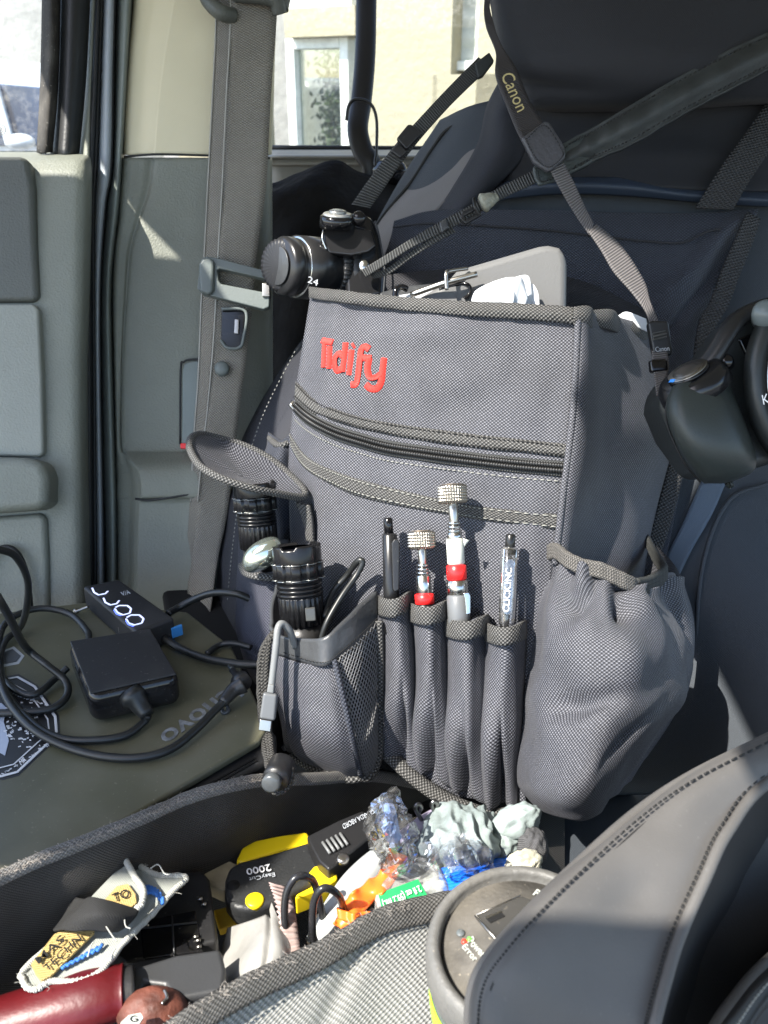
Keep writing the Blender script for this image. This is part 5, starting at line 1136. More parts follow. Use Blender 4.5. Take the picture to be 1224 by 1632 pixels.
MB().sheet(rows, 120, 10, lambda u, v, p: .001*noise.noise(p*90)).build('rim_binding', mat('bin_rim_dark', (.045, .042, .038), .8, weave=.0028, wcol=(.16, .155, .145), wbump=.9, wdust=.4), fbin, solid=.002)
dashes(MB(), [dn(q, .0045, -.0105) for q in nearR], 80, .5, .0005).build('rim_stitching', M_thread, fbin)
MB().sheet([[Hz(-250, 1300, BZ-.01), Hz(900, 1230, BZ-.01)], [Hz(-250, 1800, BZ-.01), Hz(900, 1800, BZ-.01)]], 4, 4, lin=True, flip=None).build('bottom', M_binin, fbin, solid=.002)

# ---- contents
CH = .50
def HP(pts, h): return [Hz(x, y, h) for x, y in pts]
# cutter
cu = thing('safety_cutter', Hz(450, 1400, CH), 'yellow and black safety box cutter lying in the fabric bin', 'cutter')
MB().prism(HP([(375, 1372), (385, 1350), (402, 1339), (440, 1331), (490, 1324), (497, 1342), (440, 1358), (385, 1376)], CH-.018), -Z*.012).build('yellow_back', M_yellow, cu, bevel=.003, seg=3)
MB().prism(HP([(358, 1400), (364, 1382), (380, 1372), (440, 1356), (497, 1338), (540, 1330), (570, 1345), (545, 1385), (505, 1402), (470, 1420), (440, 1438), (400, 1450), (372, 1446), (358, 1428)], CH-.022), -Z*.018).build('body', mat('black_soft_grip', (.02, .021, .022), .42, bump=.3, bscale=500, dust=.1), cu, bevel=.004, seg=3)
MB().prism(HP([(490, 1392), (500, 1380), (512, 1376), (536, 1386), (538, 1400), (520, 1412), (470, 1432), (472, 1424), (500, 1410)], CH-.025), -Z*.016).build('yellow_lever', M_yellow, cu, bevel=.003, seg=3)
MB().prism(HP([(474, 1424), (520, 1408), (536, 1402), (536, 1416), (478, 1440)], CH-.010), -Z*.01).build('yellow_base', M_yellow_d, cu, bevel=.002)
hd_ = MB().prism(HP([(488, 1332), (540, 1306), (580, 1290), (596, 1330), (560, 1358), (524, 1386), (508, 1372), (496, 1350)], CH-.034), -Z*.018).build('blade_slider', mat('black_slider', (.015, .015, .016), .35), cu, bevel=.002)
b = MB()
for k in range(5):
    x = 514+k*7; b.tube([Hz(x, 1342-k*3.5, CH-.036), Hz(x+12, 1360-k*3.5, CH-.036)], .0011, 6, 2)
b.build('slider_ribs', mat('slider_grey', (.16, .165, .165), .35), hd_)
text('slider_lettering', 'GUARDA ABORD', [Hz(598, 1296, CH-.035), Hz(548, 1322, CH-.035), Hz(545, 1314, CH-.035), Hz(594, 1290, CH-.035)], M_silver_ink, hd_)
c = Hz(546, 1367, CH-.035); MB().lathe(c-Z*.003, c+Z*.001, [(0, .0045), (.8, .0045), (1, .003)], 20).build('screw', M_steel, hd_)
c = Hz(406, 1435, CH-.022); MB().lathe(c-Z*.003, c+Z*.0015, [(0, .0062), (.8, .0062), (1, .005)], 24).build('yellow_button', M_yellow, cu)
c = Hz(372, 1411, CH-.022); MB().lathe(c-Z*.003, c+Z*.0005, [(0, .0042), (1, .0042)], 24).build('lanyard_hole', M_dark, cu)
text('lettering', 'EasyCut', [Hz(439, 1397, CH-.023), Hz(398, 1405, CH-.023), Hz(396, 1397, CH-.023), Hz(437, 1389, CH-.023)], M_silver_ink, cu)
text('lettering', '2000', [Hz(433, 1388, CH-.023), Hz(394, 1395, CH-.023), Hz(392, 1385, CH-.023), Hz(430, 1377, CH-.023)], M_white, cu, bold=.01)
rl = MB().prism(HP([(340, 1450), (430, 1428), (478, 1432), (400, 1466), (350, 1482)], CH-.004), -Z*.006).build('folding_rule', M_yellow_d, bevel=.001)
tag(rl, 'worn yellow folding rule under the safety cutter', 'rule')
wd = MB().box(Hz(350, 1400, CH-.005), Vector((.006, .01, 0)), Vector((.012, -.006, 0)), Z*.006).build('wooden_block', mat('pale_wood', (.35, .30, .2), .7, var=.3, vscale=60), bevel=.001)
tag(wd, 'small pale wooden block between the cutter and the black battery adapter', 'block')
# sachet
sa = thing('sachet', Hz(400, 1530, CH), 'pale grey satin sachet with a pinkish zigzag seal in the bin', 'sachet')
MB().sheet([[Hz(362, 1478, CH-.01), Hz(395, 1466, CH-.03), Hz(426, 1456, CH-.035), Hz(434, 1440, CH-.035)], [Hz(352, 1510, CH-.01), Hz(400, 1500, CH-.035), Hz(434, 1490, CH-.045), Hz(446, 1475, CH-.04)],
            [Hz(344, 1560, CH-.005), Hz(400, 1545, CH-.04), Hz(440, 1525, CH-.045), Hz(458, 1505, CH-.04)], [Hz(340, 1620, CH), Hz(400, 1590, CH-.03), Hz(440, 1560, CH-.035), Hz(466, 1535, CH-.035)]], 40, 40,
           lambda u, v, p: .004*noise.noise(p*26)-.004*math.exp(-((u-.7+v*.3)/.04)**2)).build('pouch', M_sachet, sa, solid=.001)
A = [Hz(430, 1406, CH-.05), Hz(438, 1430, CH-.05), Hz(446, 1470, CH-.045), Hz(456, 1520, CH-.04)]; B = [Hz(456, 1412, CH-.046), Hz(468, 1440, CH-.046), Hz(474, 1475, CH-.042), Hz(478, 1512, CH-.04)]
G = []
for i in range(61):
    t = i/60; a = cr(A, t); e = cr(B, t); z_ = .07*abs((i % 4)-2)-.07; a2_ = a+(a-e)*z_; G.append([a2_, a2_.lerp(e, .33), a2_.lerp(e, .66), e])
MB().grid(G).build('zigzag_seal', M_sachet_edge, sa, solid=.0008)
# wire loops
for i, (q, lab) in enumerate(((((468, 1530), (455, 1480), (455, 1430), (468, 1402), (484, 1396), (500, 1406), (510, 1440), (518, 1480)), 'larger black wire loop beside the sachet seal'), (((502, 1515), (498, 1480), (500, 1440), (510, 1419), (524, 1416), (540, 1428), (548, 1450), (556, 1470)), 'smaller black wire loop next to the orange strip'))):
    o = MB().tube([Hz(x, y, CH-(.02+.05*math.sin(math.pi*k/7))) for k, (x, y) in enumerate(q)], .0024, 10, 60).build('wire_loop', mat('wire_black', (.02, .02, .022), .25)); tag(o, lab, 'wire', 'wire loops in the bin')
# brush handle with orange strip
br = thing('brush', Hz(540, 1460, CH), 'pale grey handled brush with orange bristle strip in the bin', 'brush')
MB().tube([Hz(505, 1510, CH-.015), Hz(530, 1470, CH-.022), Hz(560, 1425, CH-.026), Hz(585, 1395, CH-.028), Hz(605, 1372, CH-.03)], lambda t: .009+.003*math.sin(t*3), 14, 30).build('handle', M_white_pl, br)
b = MB()
b.sheet([[Hz(534, 1470, CH-.040), Hz(548, 1486, CH-.034)], [Hz(546, 1438, CH-.040), Hz(572, 1460, CH-.046)], [Hz(566, 1418, CH-.046), Hz(592, 1440, CH-.036)], [Hz(590, 1402, CH-.040), Hz(612, 1424, CH-.046)], [Hz(612, 1378, CH-.046), Hz(634, 1396, CH-.040)], [Hz(620, 1352, CH-.045), Hz(650, 1366, CH-.045)]], 10, 70, lambda u, v, p: .0016*math.sin(v*30+u*3)*(u-.5)*2)
b.sheet([[Hz(536, 1446, CH-.046), Hz(538, 1462, CH-.042)], [Hz(560, 1455, CH-.048), Hz(560, 1472, CH-.044)], [Hz(590, 1452, CH-.044), Hz(588, 1466, CH-.040)]], 6, 30, lambda u, v, p: .0015*math.sin(v*14))
b.build('bristle_strip', M_orange, br, solid=.0015)
# pale second tube behind
tb2_ = MB().tube([Hz(640, 1345, CH-.02), Hz(672, 1320, CH-.022), Hz(705, 1300, CH-.025)], .008, 12, 16).build('plastic_tube', mat('lilac_plastic', (.30, .27, .36), .4)); tag(tb2_, 'dull lilac plastic tube end behind the clear bottle', 'tube')
# sanitizer bottle
bo = thing('sanitizer_bottle', Hz(660, 1420, CH), 'small clear flat bottle with a green label leaning in the bin', 'bottle')
q = HP([(600, 1408), (640, 1366), (668, 1356), (684, 1358), (700, 1372), (728, 1420), (706, 1470), (640, 1480), (604, 1450), (597, 1428)], CH-.045)
MB().prism(q, -Z*.02).build('shell', M_bottle, bo, bevel=.006, seg=4)
MB().prism([p.lerp(sum(q, Vector())/len(q), .12)-Z*.004 for p in q], -Z*.012).build('gel', mat('white_gel', (.62, .62, .58), .3, alpha=.55), bo, bevel=.004)
lq = HP([(603, 1424), (666, 1401), (681, 1427), (612, 1462)], CH-.0458)
lb = MB().prism(lq, -Z*.0006).build('label', mat('green_label', (.02, .33, .10), .4), bo, smooth=False)
text('label_lettering', '2 fl oz (59.2 mL)', [Hz(673, 1421, CH-.047), Hz(613, 1448, CH-.047), Hz(607, 1434, CH-.047), Hz(666, 1408, CH-.047)], M_white, lb, ext=.0002, bold=.01)
# blue zip ties
zt = thing('cable_tie_bundle', Hz(765, 1400, CH), 'bundle of bright blue cable ties in the bin', 'cable ties')
for k in range(8):
    o_ = k*5.2
    MB().tube([Hz(700+k*1, 1388+o_, CH-.038), Hz(740, 1381+o_*1.0, CH-.045-.001*k), Hz(780, 1373+o_*.9, CH-.046), Hz(812, 1371+o_*.72, CH-.042)], .0024, 8, 24, flat=.5, rmod=lambda L: 1+.08*math.sin(L*2500)).build('tie', M_blue, zt)
# gloves
gl = thing('nitrile_gloves', Hz(735, 1340, CH), 'crumpled grey nitrile gloves in clear wrap in front of the pen pockets', 'gloves')
def crump(rows, fr_, amp, seed, nu=60, nv=50):
    def dsp(u, v, p):
        q = Vector((u*fr_, v*fr_*.35, seed)); return amp*(1-2.4*abs(noise.noise(q)))+amp*.5*noise.noise(q*2.7)
    return MB().sheet(rows, nu, nv, dsp)
crump([[Hz(676, 1330, CH-.02), Hz(700, 1292, CH-.035), Hz(740, 1286, CH-.04), Hz(772, 1290, CH-.035), Hz(785, 1310, CH-.02)],
       [Hz(668, 1345, CH-.02), Hz(700, 1325, CH-.06), Hz(740, 1318, CH-.068), Hz(775, 1322, CH-.06), Hz(795, 1335, CH-.03)],
       [Hz(668, 1365, CH-.02), Hz(705, 1355, CH-.06), Hz(745, 1350, CH-.066), Hz(780, 1352, CH-.055), Hz(802, 1360, CH-.025)],
       [Hz(690, 1380, CH-.01), Hz(715, 1385, CH-.03), Hz(750, 1388, CH-.035), Hz(785, 1385, CH-.03), Hz(805, 1376, CH-.01)]], 7, .0048, 3, 90, 70).build('palm', M_glove, gl, solid=.0012)
fg = thing('glove', Hz(820, 1330, CH), 'folded grey glove fingers poking out right of the crumpled gloves', 'glove')
MB().blob(Hz(822, 1312, CH-.055), Vector((.017, .006, .004)), Vector((-.004, .010, 0)), Z*.013, .12, 1.8, 4, ridge=True, nu=60, nv=40).build('finger', M_glove, fg)
MB().blob(Hz(800, 1340, CH-.045), Vector((.013, .002, 0)), Vector((0, .012, 0)), Z*.010, .12, 2, 8, ridge=True, nu=60, nv=40).build('finger', M_glove, fg)
kc = thing('knit_glove', Hz(845, 1365, CH), 'dark knit glove cuff with cream band beside the inverter', 'glove')
MB().blob(Hz(848, 1350, CH-.045), Vector((.010, .002, 0)), Vector((-.002, .013, 0)), Z*.014, .2, 3, 2, nu=48, nv=32).build('cuff', M_knit, kc)
MB().blob(Hz(836, 1376, CH-.05), Vector((.012, .002, 0)), Vector((-.001, .007, 0)), Z*.009, .25, 3, 5, nu=48, nv=32).build('cream_band', M_knit_l, kc)
# clear wrap
wr = MB()
def wrapd(u, v, p): return .010*(.5-1.6*abs(noise.noise(p*42)))+.004*noise.noise(p*150)
wr.sheet([[Hz(585, 1305, CH-.04), Hz(605, 1268, CH-.06), Hz(628, 1262, CH-.07), Hz(640, 1290, CH-.06)], [Hz(588, 1330, CH-.05), Hz(610, 1310, CH-.085), Hz(632, 1306, CH-.09), Hz(656, 1320, CH-.06)],
          [Hz(600, 1356, CH-.04), Hz(622, 1352, CH-.07), Hz(644, 1345, CH-.07), Hz(660, 1340, CH-.05)], [Hz(610, 1385, CH-.035), Hz(630, 1392, CH-.05), Hz(650, 1375, CH-.05), Hz(662, 1360, CH-.04)]], 15, 20, wrapd)
wo = wr.build('plastic_bag', M_wrap, smooth=False); tag(wo, 'small crinkled clear plastic bag behind the sanitizer bottle', 'plastic bag')
bl = MB().sheet([[Hz(598, 1310, CH-.055), Hz(612, 1275, CH-.062), Hz(626, 1272, CH-.062)], [Hz(608, 1322, CH-.055), Hz(622, 1318, CH-.062), Hz(634, 1312, CH-.06)], [Hz(622, 1345, CH-.05), Hz(630, 1342, CH-.052), Hz(640, 1335, CH-.05)]], 16, 24, lambda u, v, p: .003*noise.noise(p*90)).build('blue_wipe', mat('blue_wipe', (.22, .36, .68), .5, var=.2), solid=.001)
tag(bl, 'folded blue wipe inside the clear plastic bag', 'wipe')
w4 = MB().sheet([[Hz(672, 1352, CH-.075), Hz(720, 1325, CH-.082), Hz(768, 1335, CH-.08)], [Hz(690, 1375, CH-.062), Hz(735, 1360, CH-.08), Hz(780, 1358, CH-.075)], [Hz(712, 1400, CH-.055), Hz(745, 1395, CH-.062), Hz(782, 1382, CH-.06)]], 13, 13, wrapd).build('plastic_bag', M_wrap, smooth=False); tag(w4, 'clear film draped over the front of the crumpled gloves', 'plastic bag')
for i, x in enumerate((664, 690)):
    o = MB().tube([Hz(x+14, 1318-i*5, CH-.02), Hz(x+4, 1300-i*5, CH-.035), Hz(x-2, 1288-i*5, CH-.045), Hz(x+2, 1282-i*5, CH-.048), Hz(x+7, 1287-i*5, CH-.045), Hz(x+4, 1293-i*5, CH-.04)], .0017, 8, 40).build('wire_hook', mat('dark_steel', (.2, .2, .2), .3, metal=1))
    tag(o, ['bent dark steel hook nearer the clear plastic bag', 'bent dark steel hook nearer the crumpled gloves'][i], 'hook', 'steel hooks in the bin')
# battery adapter with red handle
ba = thing('battery_adapter', Hz(280, 1500, CH), 'black battery charger dock with contacts lying in the bin', 'battery dock')
MB().prism(HP([(205, 1395), (322, 1385), (334, 1400), (348, 1500), (200, 1535), (160, 1500)], CH-.028), -Z*.02).build('dock', M_black_pl, ba, bevel=.003, seg=3)
MB().prism(HP([(222, 1468), (312, 1450), (324, 1516), (228, 1528)], CH-.0285), -Z*.002).build('recess', M_black_gl, ba, bevel=.001)
MB().tube(HP([(274, 1460), (278, 1524)], CH-.029), .0006, 6, 2).tube(HP([(222, 1480), (314, 1470)], CH-.029), .0006, 6, 2).build('panel_line', M_hem, ba)
MB().prism(HP([(190, 1548), (280, 1520), (352, 1510), (360, 1545), (356, 1580), (276, 1594), (262, 1570), (230, 1566), (210, 1600), (192, 1606)], CH-.045), -Z*.03).build('front_block', mat('charcoal_plastic', (.035, .036, .038), .4, bump=.1, bscale=600), ba, bevel=.004, seg=3)
b = MB()
for k, (x, y) in enumerate(((312, 1492), (316, 1498), (317, 1508), (319, 1432), (325, 1440))): b.box(Hz(x, y, CH-.030), Vector((.0015, 0, 0)), Vector((0, .0012, 0)), Z*.0006)
b.build('contacts', M_steel, ba)
rd = thing('red_tool_handle', Hz(90, 1600, CH), 'dark red plastic tool handle in the lower left corner of the bin', 'tool handle')
MB().tube([Hz(-80, 1655, CH-.035), Hz(0, 1632, CH-.038), Hz(90, 1606, CH-.042), Hz(150, 1590, CH-.044), Hz(186, 1582, CH-.044), Hz(200, 1579, CH-.044)], lambda t: .0165-.001*math.sin(t*9)-(.005 if t > .97 else 0), 28, 60, flat=.8, up=Z.copy()).build('shaft', M_red, rd)
MB().tube([Hz(196, 1580, CH-.044), Hz(216, 1575, CH-.044)], .0135, 24, 4, flat=.8, up=Z.copy()).build('collar', M_black_pl, rd)
rb = thing('brown_bulb', Hz(250, 1620, CH), 'brown rubber bulb with a white tag under the battery dock', 'rubber bulb')
MB().blob(Hz(245, 1618, CH-.04), Vector((.020, 0, 0)), Vector((0, .014, 0)), Z*.016, .06, 2, 1).build('bulb', M_brown, rb)
tg = MB().prism(HP([(192, 1630), (205, 1618), (224, 1614), (228, 1622), (220, 1634), (200, 1648)], CH-.062), -Z*.001).build('tag', M_tape_w, rb, smooth=False)
text('tag_lettering', 'G', HP([(206, 1620), (218, 1618), (220, 1628), (208, 1630)], CH-.0625), M_thread, tg)
MB().tube(HP([(262, 1578), (266, 1590), (258, 1600)], CH-.055), .001, 6).build('pin', M_steel, rb)
# embroidered patches
pt = thing('embroidered_patches', Hz(160, 1480, CH-.02), 'folded pale cloth patches with gold lettering and frayed edges in the bin', 'patch')
PH = CH-.055
base_ = [(36, 1562), (44, 1540), (150, 1440), (200, 1370), (222, 1380), (250, 1394), (296, 1398), (276, 1420), (240, 1460), (200, 1500), (160, 1548), (122, 1564), (82, 1564), (60, 1576), (44, 1574)]
MB().prism(HP(base_, PH), -Z*.0015).build('cloth', M_patch, pt, bevel=.0005)
MB().tube(HP(base_+[base_[0]], PH-.0008), .0018, 8, 160, lin=False, rmod=lambda L: 1+.15*math.sin(L*2400)).build('edge_thread', M_patch_edge, pt)
up1 = HP([(52, 1546), (60, 1530), (130, 1458), (160, 1450), (178, 1462), (150, 1488), (110, 1530), (70, 1558)], PH-.006)
gp = MB().prism(HP([(56, 1552), (49, 1536), (86, 1488), (150, 1462), (150, 1486), (128, 1508), (82, 1554), (66, 1562)], PH-.004), -Z*.002).build('gold_patch', M_gold, pt, bevel=.0006)
text('patch_lettering', 'MAS', HP([(55, 1528), (97, 1489), (104, 1499), (62, 1537)], PH-.0062), M_thread, gp, ext=.0002, bold=.01)
text('patch_lettering', 'TECHN', HP([(68, 1541), (124, 1488), (131, 1497), (75, 1550)], PH-.0062), M_thread, gp, ext=.0002, bold=.005)
p2 = MB().prism(HP([(142, 1432), (200, 1371), (206, 1378), (226, 1418), (224, 1444), (212, 1450), (170, 1448)], PH-.010), -Z*.002).build('auto_patch', M_patch, pt, bevel=.0006)
g2 = MB().prism(HP([(166, 1434), (186, 1412), (204, 1408), (216, 1424), (218, 1438), (208, 1446)], PH-.0125), -Z*.001).build('gold_patch', M_gold, p2, bevel=.0005)
MB().tube(HP([(200, 1371), (214, 1396), (228, 1418), (226, 1440), (216, 1450)], PH-.0125), .002, 8, 50, rmod=lambda L: 1+.12*math.sin(L*2400)).build('edge_thread', M_patch_edge, p2)
text('patch_lettering', 'TO', HP([(178, 1425), (204, 1416), (208, 1429), (182, 1438)], PH-.0138), M_thread, g2, ext=.0002, bold=.01)
MB().sheet([[Hz(118, 1430, PH-.004), Hz(150, 1432, PH-.022), Hz(190, 1440, PH-.020), Hz(222, 1450, PH-.012)], [Hz(98, 1460, PH-.004), Hz(140, 1458, PH-.024), Hz(180, 1462, PH-.022), Hz(214, 1462, PH-.012)], [Hz(84, 1482, PH-.004), Hz(120, 1484, PH-.014), Hz(165, 1488, PH-.012), Hz(186, 1484, PH-.008)]], 30, 20, lambda u, v, p: .003*noise.noise(p*50)).build('black_fold', M_patch_blk, pt, solid=.002)
b = MB()
for k in range(6):
    x = 232+k*4.4; y = 1412+k*-1.2+k*k*.9; b.tube(HP([(x, y), (x+5, y+12)], PH-.0028), .0011, 6, 3); b.tube(HP([(x+5, y+12), (x+6, y+2)], PH-.0028), .0011, 6, 3)
b.build('blue_stitching', M_patch_blue, pt)
b = MB()
for k in range(8): b.tube(HP([(98+k*8, 1544-k*4), (108+k*8, 1536-k*4.5)], PH-.0028), .0010, 6, 3)
b.build('blue_stitching', M_patch_blue, pt)
b = MB()
for i in range(60):
    k = random.random(); q0 = cr(HP(base_+[base_[0]], PH-.002), k); a = Vector((random.gauss(0, .003), random.gauss(0, .0025), random.uniform(-.001, .002)))
    b.tube([q0, q0+a*.5+Vector((random.gauss(0, .0015), 0, 0)), q0+a], .00012, 4, 6)
for q_ in ([(165, 1470), (178, 1490), (186, 1500)], [(198, 1456), (200, 1475), (208, 1480)], [(240, 1384), (252, 1378), (262, 1392), (270, 1394)], [(140, 1525), (145, 1508), (150, 1500)]):
    b.tube(HP(q_, PH-.016), .0004, 5, 20)
b.build('loose_threads', M_patch_edge, pt)['kind'] = 'stuff'
# assorted litter at the bin bottom
lit = MB().blob(Hz(505, 1500, CH), Vector((.006, 0, 0)), Vector((0, .005, 0)), Z*.004, .4, 3, 9).build('crumpled_foil', mat('tan_scrap', (.45, .36, .26), .6)); tag(lit, 'small tan crumpled scrap under the wire loops', 'scrap')
wc = MB().prism(HP([(566, 1478), (590, 1440), (604, 1450), (620, 1470), (600, 1490)], CH-.02), -Z*.02).build('bottle_cap', M_white_pl, bevel=.003); tag(wc, 'white plastic cap between the orange strip and the clear bottle', 'cap')

# ================================================================ INVERTER
iv = thing('power_inverter', Hz(830, 1500, .50), 'round grey cup-shaped power inverter with socket and lime label', 'inverter')
IH = .375
cen = Hz(835, 1508, IH); R = .0455
k = (Hz(690, 1508, IH)-cen).length; R = k*1.06
tilt = (Z+Vector((-.06, -.05, 0))).normalized()
MB().lathe(cen-tilt*.15, cen-tilt*.003, [(0, R*.8), (.6, R*.97), (.9, R*1.0), (.96, R*1.0)], 96).build('housing', M_inv, iv)
MB().lathe(cen-tilt*.020, cen+tilt*.003, [(0, R*1.005), (.2, R*1.03), (.6, R*1.03), (.85, R*1.01), (1, R*.96), (1, R*.90), (.9, R*.87), (.6, R*.865)], 96).build('rim', M_invrim, iv)
MB().lathe(cen-tilt*.006, cen-tilt*.003, [(0, R*.87), (1, R*.86)], 96).build('face', M_invface, iv)
ft = cen-tilt*.003
def IF(x, y, o=.0005): return PL(x, y, ft+tilt*o, tilt)
sk = MB().prism([IF(x, y, .0022) for x, y in ((757, 1459), (830, 1427), (900, 1450), (905, 1480), (800, 1508))], -tilt*.003).build('socket', mat('socket_plastic', (.035, .034, .032), .5, dust=.3, dcol=(.16, .14, .11)), iv, bevel=.001)
MB().tube([IF(757, 1459, .0025), IF(800, 1508, .0025)], .0006, 6, 2).tube([IF(757, 1459, .0025), IF(830, 1427, .0025)], .0003, 6, 2).build('socket_edge', M_steel, sk)
MB().prism([IF(x, y, .0026) for x, y in ((774, 1463), (798, 1453), (805, 1460), (782, 1471))], -tilt*.0006).build('socket_slot', M_dark, sk, smooth=False)
MB().prism([IF(x, y, .0029) for x, y in ((773, 1461), (798, 1451), (800, 1453), (776, 1464))], -tilt*.0006).build('slot_edge', M_steel, sk, smooth=False)
MB().prism([IF(x, y, .0026) for x, y in ((828, 1462), (838, 1451), (850, 1452), (852, 1466), (842, 1472), (832, 1470))], -tilt*.0006).build('ground_hole', M_dark, sk, smooth=False)
MB().prism([IF(x, y, .0026) for x, y in ((798, 1500), (812, 1492), (820, 1498), (804, 1506))], -tilt*.0006).build('socket_slot', M_dark, sk, smooth=False)
c = IF(748, 1497); MB().lathe(c, c+tilt*.001, [(0, .0012), (1, .0008)], 16).build('green_light', M_ledg, iv)
c = IF(740, 1501); MB().lathe(c, c+tilt*.001, [(0, .0016), (1, .0011)], 16).build('red_light', M_ledr, iv)
c = IF(734, 1487); MB().lathe(c, c+tilt*.0005, [(0, .0022), (1, .002)], 20).build('vent_dot', M_inv, iv)
text('lettering', 'Power', [IF(753, 1492), IF(776, 1518), IF(768, 1527), IF(745, 1502)], M_tape_w, iv, ext=.0002, bold=.01)
text('lettering', 'Error', [IF(743, 1503), IF(763, 1526), IF(756, 1534), IF(736, 1510)], M_tape_w, iv, ext=.0002, bold=.01)
text('lettering', 'RC', [IF(856, 1417), IF(876, 1427), IF(870, 1436), IF(849, 1426)], M_tape_w, iv, ext=.0002, bold=.01)
# lime label wrapped on the housing
G = []
e1_ = CAMR-tilt*CAMR.dot(tilt); e1_.normalize(); e2_ = tilt.cross(e1_)
for i in range(9):
    row = []
    for j in range(25):
        th = math.radians(181+j*2.8); zt_ = .024+.030*i/8+.0003*j; zt_ = .026+(.034)*(i/8)*min(1, .25+j/14)
        rr = R*1.012
        row.append(cen-tilt*zt_+e1_*math.cos(th)*rr+e2_*math.sin(th)*rr)
    G.append(row)
MB().grid(G).build('lime_label', M_lime, iv, solid=.0006)
G = []
for i in range(5):
    row = []
    for j in range(12):
        th = math.radians(200+j*2.2); zt_ = .036+.008*i/4
        row.append(cen-tilt*zt_+e1_*math.cos(th)*R*1.016+e2_*math.sin(th)*R*1.016)
    G.append(row)
MB().grid(G).build('label_mark', M_tape_w, iv, solid=.0004)

# ================================================================ NEOPRENE BAG, lower right
nb = thing('neoprene_bag', P(1050, 1632, .42), 'grey neoprene bag with stitched edges filling the lower right corner', 'bag')
NB = [
 [(1400, 1080, .55), (1224, 1170, .50), (1100, 1232, .47), (1010, 1292, .45), (920, 1372, .425), (850, 1440, .405), (790, 1505, .39), (755, 1560, .385), (746, 1632, .385), (760, 1720, .39)],
 [(1400, 1085, .53), (1226, 1178, .485), (1106, 1240, .455), (1020, 1300, .437), (932, 1380, .412), (864, 1447, .393), (806, 1512, .379), (770, 1566, .374), (760, 1636, .373), (772, 1724, .38)],
 [(1400, 1110, .52), (1232, 1200, .475), (1118, 1262, .445), (1040, 1330, .427), (955, 1410, .405), (890, 1475, .388), (832, 1540, .375), (800, 1590, .372), (792, 1650, .371), (800, 1740, .38)],
 [(1400, 1130, .515), (1232, 1222, .47), (1140, 1300, .44), (1080, 1370, .42), (1010, 1450, .402), (950, 1520, .388), (900, 1590, .378), (870, 1640, .376), (860, 1690, .376), (860, 1760, .38)],
 [(1400, 1150, .51), (1230, 1240, .468), (1160, 1322, .438), (1122, 1400, .42), (1082, 1490, .404), (1060, 1560, .392), (1044, 1620, .384), (1036, 1660, .382), (1030, 1720, .38), (1020, 1800, .38)]]
sh = MB().sheet([list(r) for r in NB], 80, 60, lambda u, v, p: .003*noise.noise(p*16)-.004*math.exp(-(((u-.42)/.06)**2+((v-.72)/.16)**2))).build('shell', M_neo, nb, solid=.004)
MB().tube([(q[0]+5, q[1]+5, q[2]) for q in NB[0]], .0035, 10, 90).build('edge_roll', M_neo, nb)
MB().tube([(q[0]+1, q[1]+2, q[2]-.002) for q in NB[4]], .003, 10, 90).build('inner_edge_roll', M_neo, nb)
b = MB(); dashes(b, [(q[0]+2, q[1]+2, q[2]-.0042) for q in NB[1]], 90, .6, .0006); dashes(b, [(q[0]-12, q[1]-4, q[2]-.003) for q in NB[4]], 90, .6, .0006)
b.build('stitching', M_thread, sh)
MB().tube([(q[0]+13, q[1]+8, q[2]-.0018) for q in NB[1]], .0008, 6, 90).build('seam_groove', M_thread, sh)
# dark opening and second wall
NI = [
 [(1400, 1150, .51), (1230, 1242, .47), (1162, 1326, .442), (1124, 1402, .424), (1084, 1492, .408), (1060, 1562, .396), (1044, 1640, .388), (1030, 1760, .385)],
 [(1400, 1190, .56), (1260, 1290, .55), (1200, 1370, .53), (1170, 1440, .52), (1130, 1520, .51), (1110, 1590, .50), (1090, 1660, .49), (1080, 1760, .48)],
 [(1400, 1300, .58), (1280, 1400, .58), (1250, 1460, .57), (1220, 1520, .56), (1190, 1580, .55), (1160, 1640, .53), (1140, 1700, .52), (1130, 1800, .51)],
 [(1400, 1420, .50), (1300, 1480, .48), (1250, 1515, .46), (1205, 1556, .44), (1170, 1600, .42), (1140, 1645, .40), (1120, 1700, .39), (1110, 1800, .39)],
 [(1400, 1450, .48), (1320, 1510, .46), (1270, 1545, .44), (1225, 1590, .42), (1190, 1640, .40), (1165, 1680, .39), (1150, 1740, .38), (1140, 1820, .38)]]
MB().sheet(NI, 50, 50).build('opening_lining', M_neo_d, nb, solid=.004)
MB().tube([tuple(q) for q in NI[3]], .004, 10, 60).build('second_edge_roll', M_neo, nb)
b = MB(); dashes(b, [(q[0]-14, q[1]-8, q[2]-.004) for q in NI[4]], 60, .6, .0006); b.build('stitching', M_thread_l, nb)
MB().sheet([[(820, 1480, .44), (1224, 1250, .55)], [(900, 1800, .44), (1400, 1700, .55)]], 10, 10, lin=True).build('rear_wall', M_neo_d, nb, solid=.004)

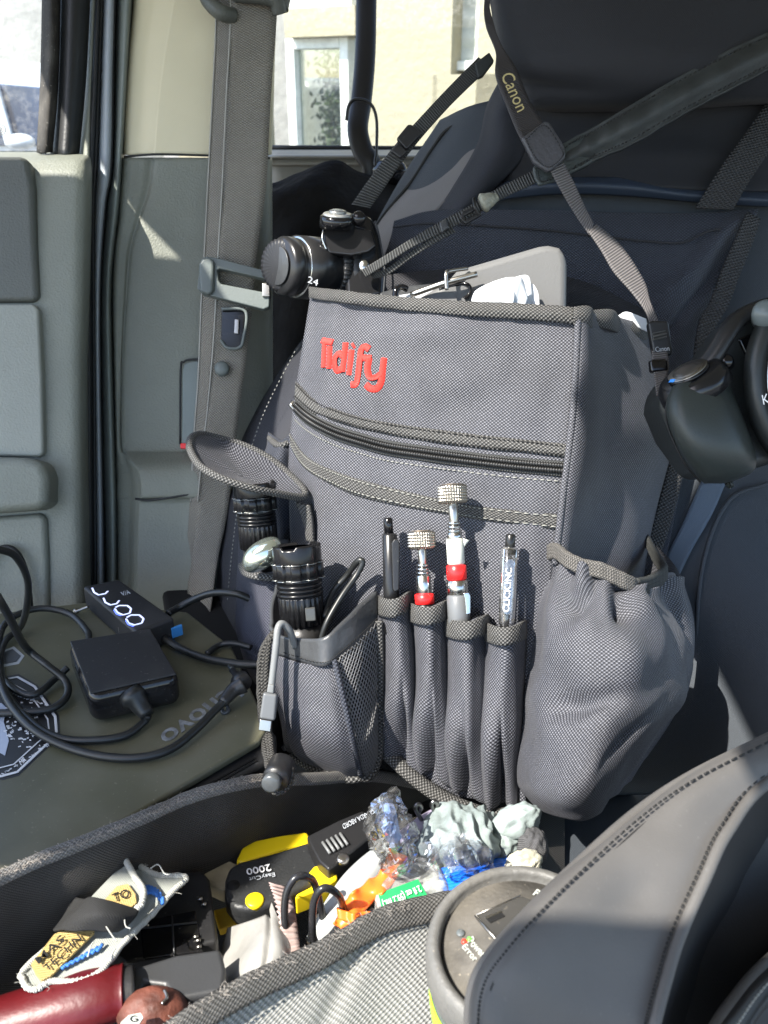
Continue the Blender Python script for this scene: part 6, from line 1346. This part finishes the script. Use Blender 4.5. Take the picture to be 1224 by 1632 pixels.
# ================================================================ UNSEEN SLABS, shaped and added to place the cabin shade
S = Vector((-.52, -.36, .775)).normalized()
ZR = .42
def proj(x, y, d):
    p = P(x, y, d); t = (ZR-p.z)/S.z; return p+S*t
def slab(name, pts): return MB().prism([Vector((x, y, ZR)) for x, y in pts], Z*.03).build(name, M_beige, car, smooth=False)
slab('shaped_shade_roof', [(-.95, -.5), (1.4, -.5), (1.4, 1.4), (-.625, 1.4), (-.625, .755), (-.60, .70), (-.58, .66), (-.40, .60), (-.33, .55), (-.17, .525), (-.135, .47), (-.20, .42), (-.275, .36), (-.29, .28), (-.30, .15), (-.31, -.075), (-.47, -.085), (-.50, -.13), (-.95, -.13)])  # roof out of view, outline cut to steer sun and shade
slab('unseen_shade_slab', [(-1.2, .0), (-.71, .0), (-.68, .05), (-.665, .33), (-.615, .43), (-.585, .56), (-.585, .657), (-.603, .703), (-1.2, .703)])  # flat slab out of view, added to shade the laptop side

# ================================================================ CAMERA, LIGHT, WORLD
cam = bpy.data.cameras.new('Camera'); co = bpy.data.objects.new('Camera', cam); COL.objects.link(co)
co.rotation_euler = (math.pi/2-TH, 0, 0); cam.sensor_fit = 'VERTICAL'; cam.sensor_height = 24; cam.lens = F/1632*24
cam.clip_start = .02; cam.clip_end = 200; sc.camera = co
cam.dof.use_dof = True; cam.dof.focus_distance = .70; cam.dof.aperture_fstop = 9.0
sun = bpy.data.lights.new('Sun', 'SUN'); sun.energy = 3.8; sun.angle = math.radians(.5); sun.color = (1, .95, .86)
so = bpy.data.objects.new('Sun', sun); COL.objects.link(so); so.rotation_euler = S.to_track_quat('Z', 'Y').to_euler()
w = bpy.data.worlds.new('World'); sc.world = w; w.use_nodes = True; nt = w.node_tree
sky = nt.nodes.new('ShaderNodeTexSky'); sky.sky_type = 'NISHITA'; sky.sun_disc = False
sky.sun_elevation = math.asin(S.z); sky.sun_rotation = math.atan2(S.x, S.y)
bg = nt.nodes['Background']; nt.links.new(sky.outputs[0], bg.inputs[0]); bg.inputs[1].default_value = .15
sc.view_settings.view_transform = 'Standard'; sc.view_settings.look = 'None'; sc.view_settings.gamma = 1; sc.view_settings.use_curve_mapping = False
sc.view_settings.exposure = 1.83
for o in bpy.data.objects:
    if 'o' in o: del o['o']
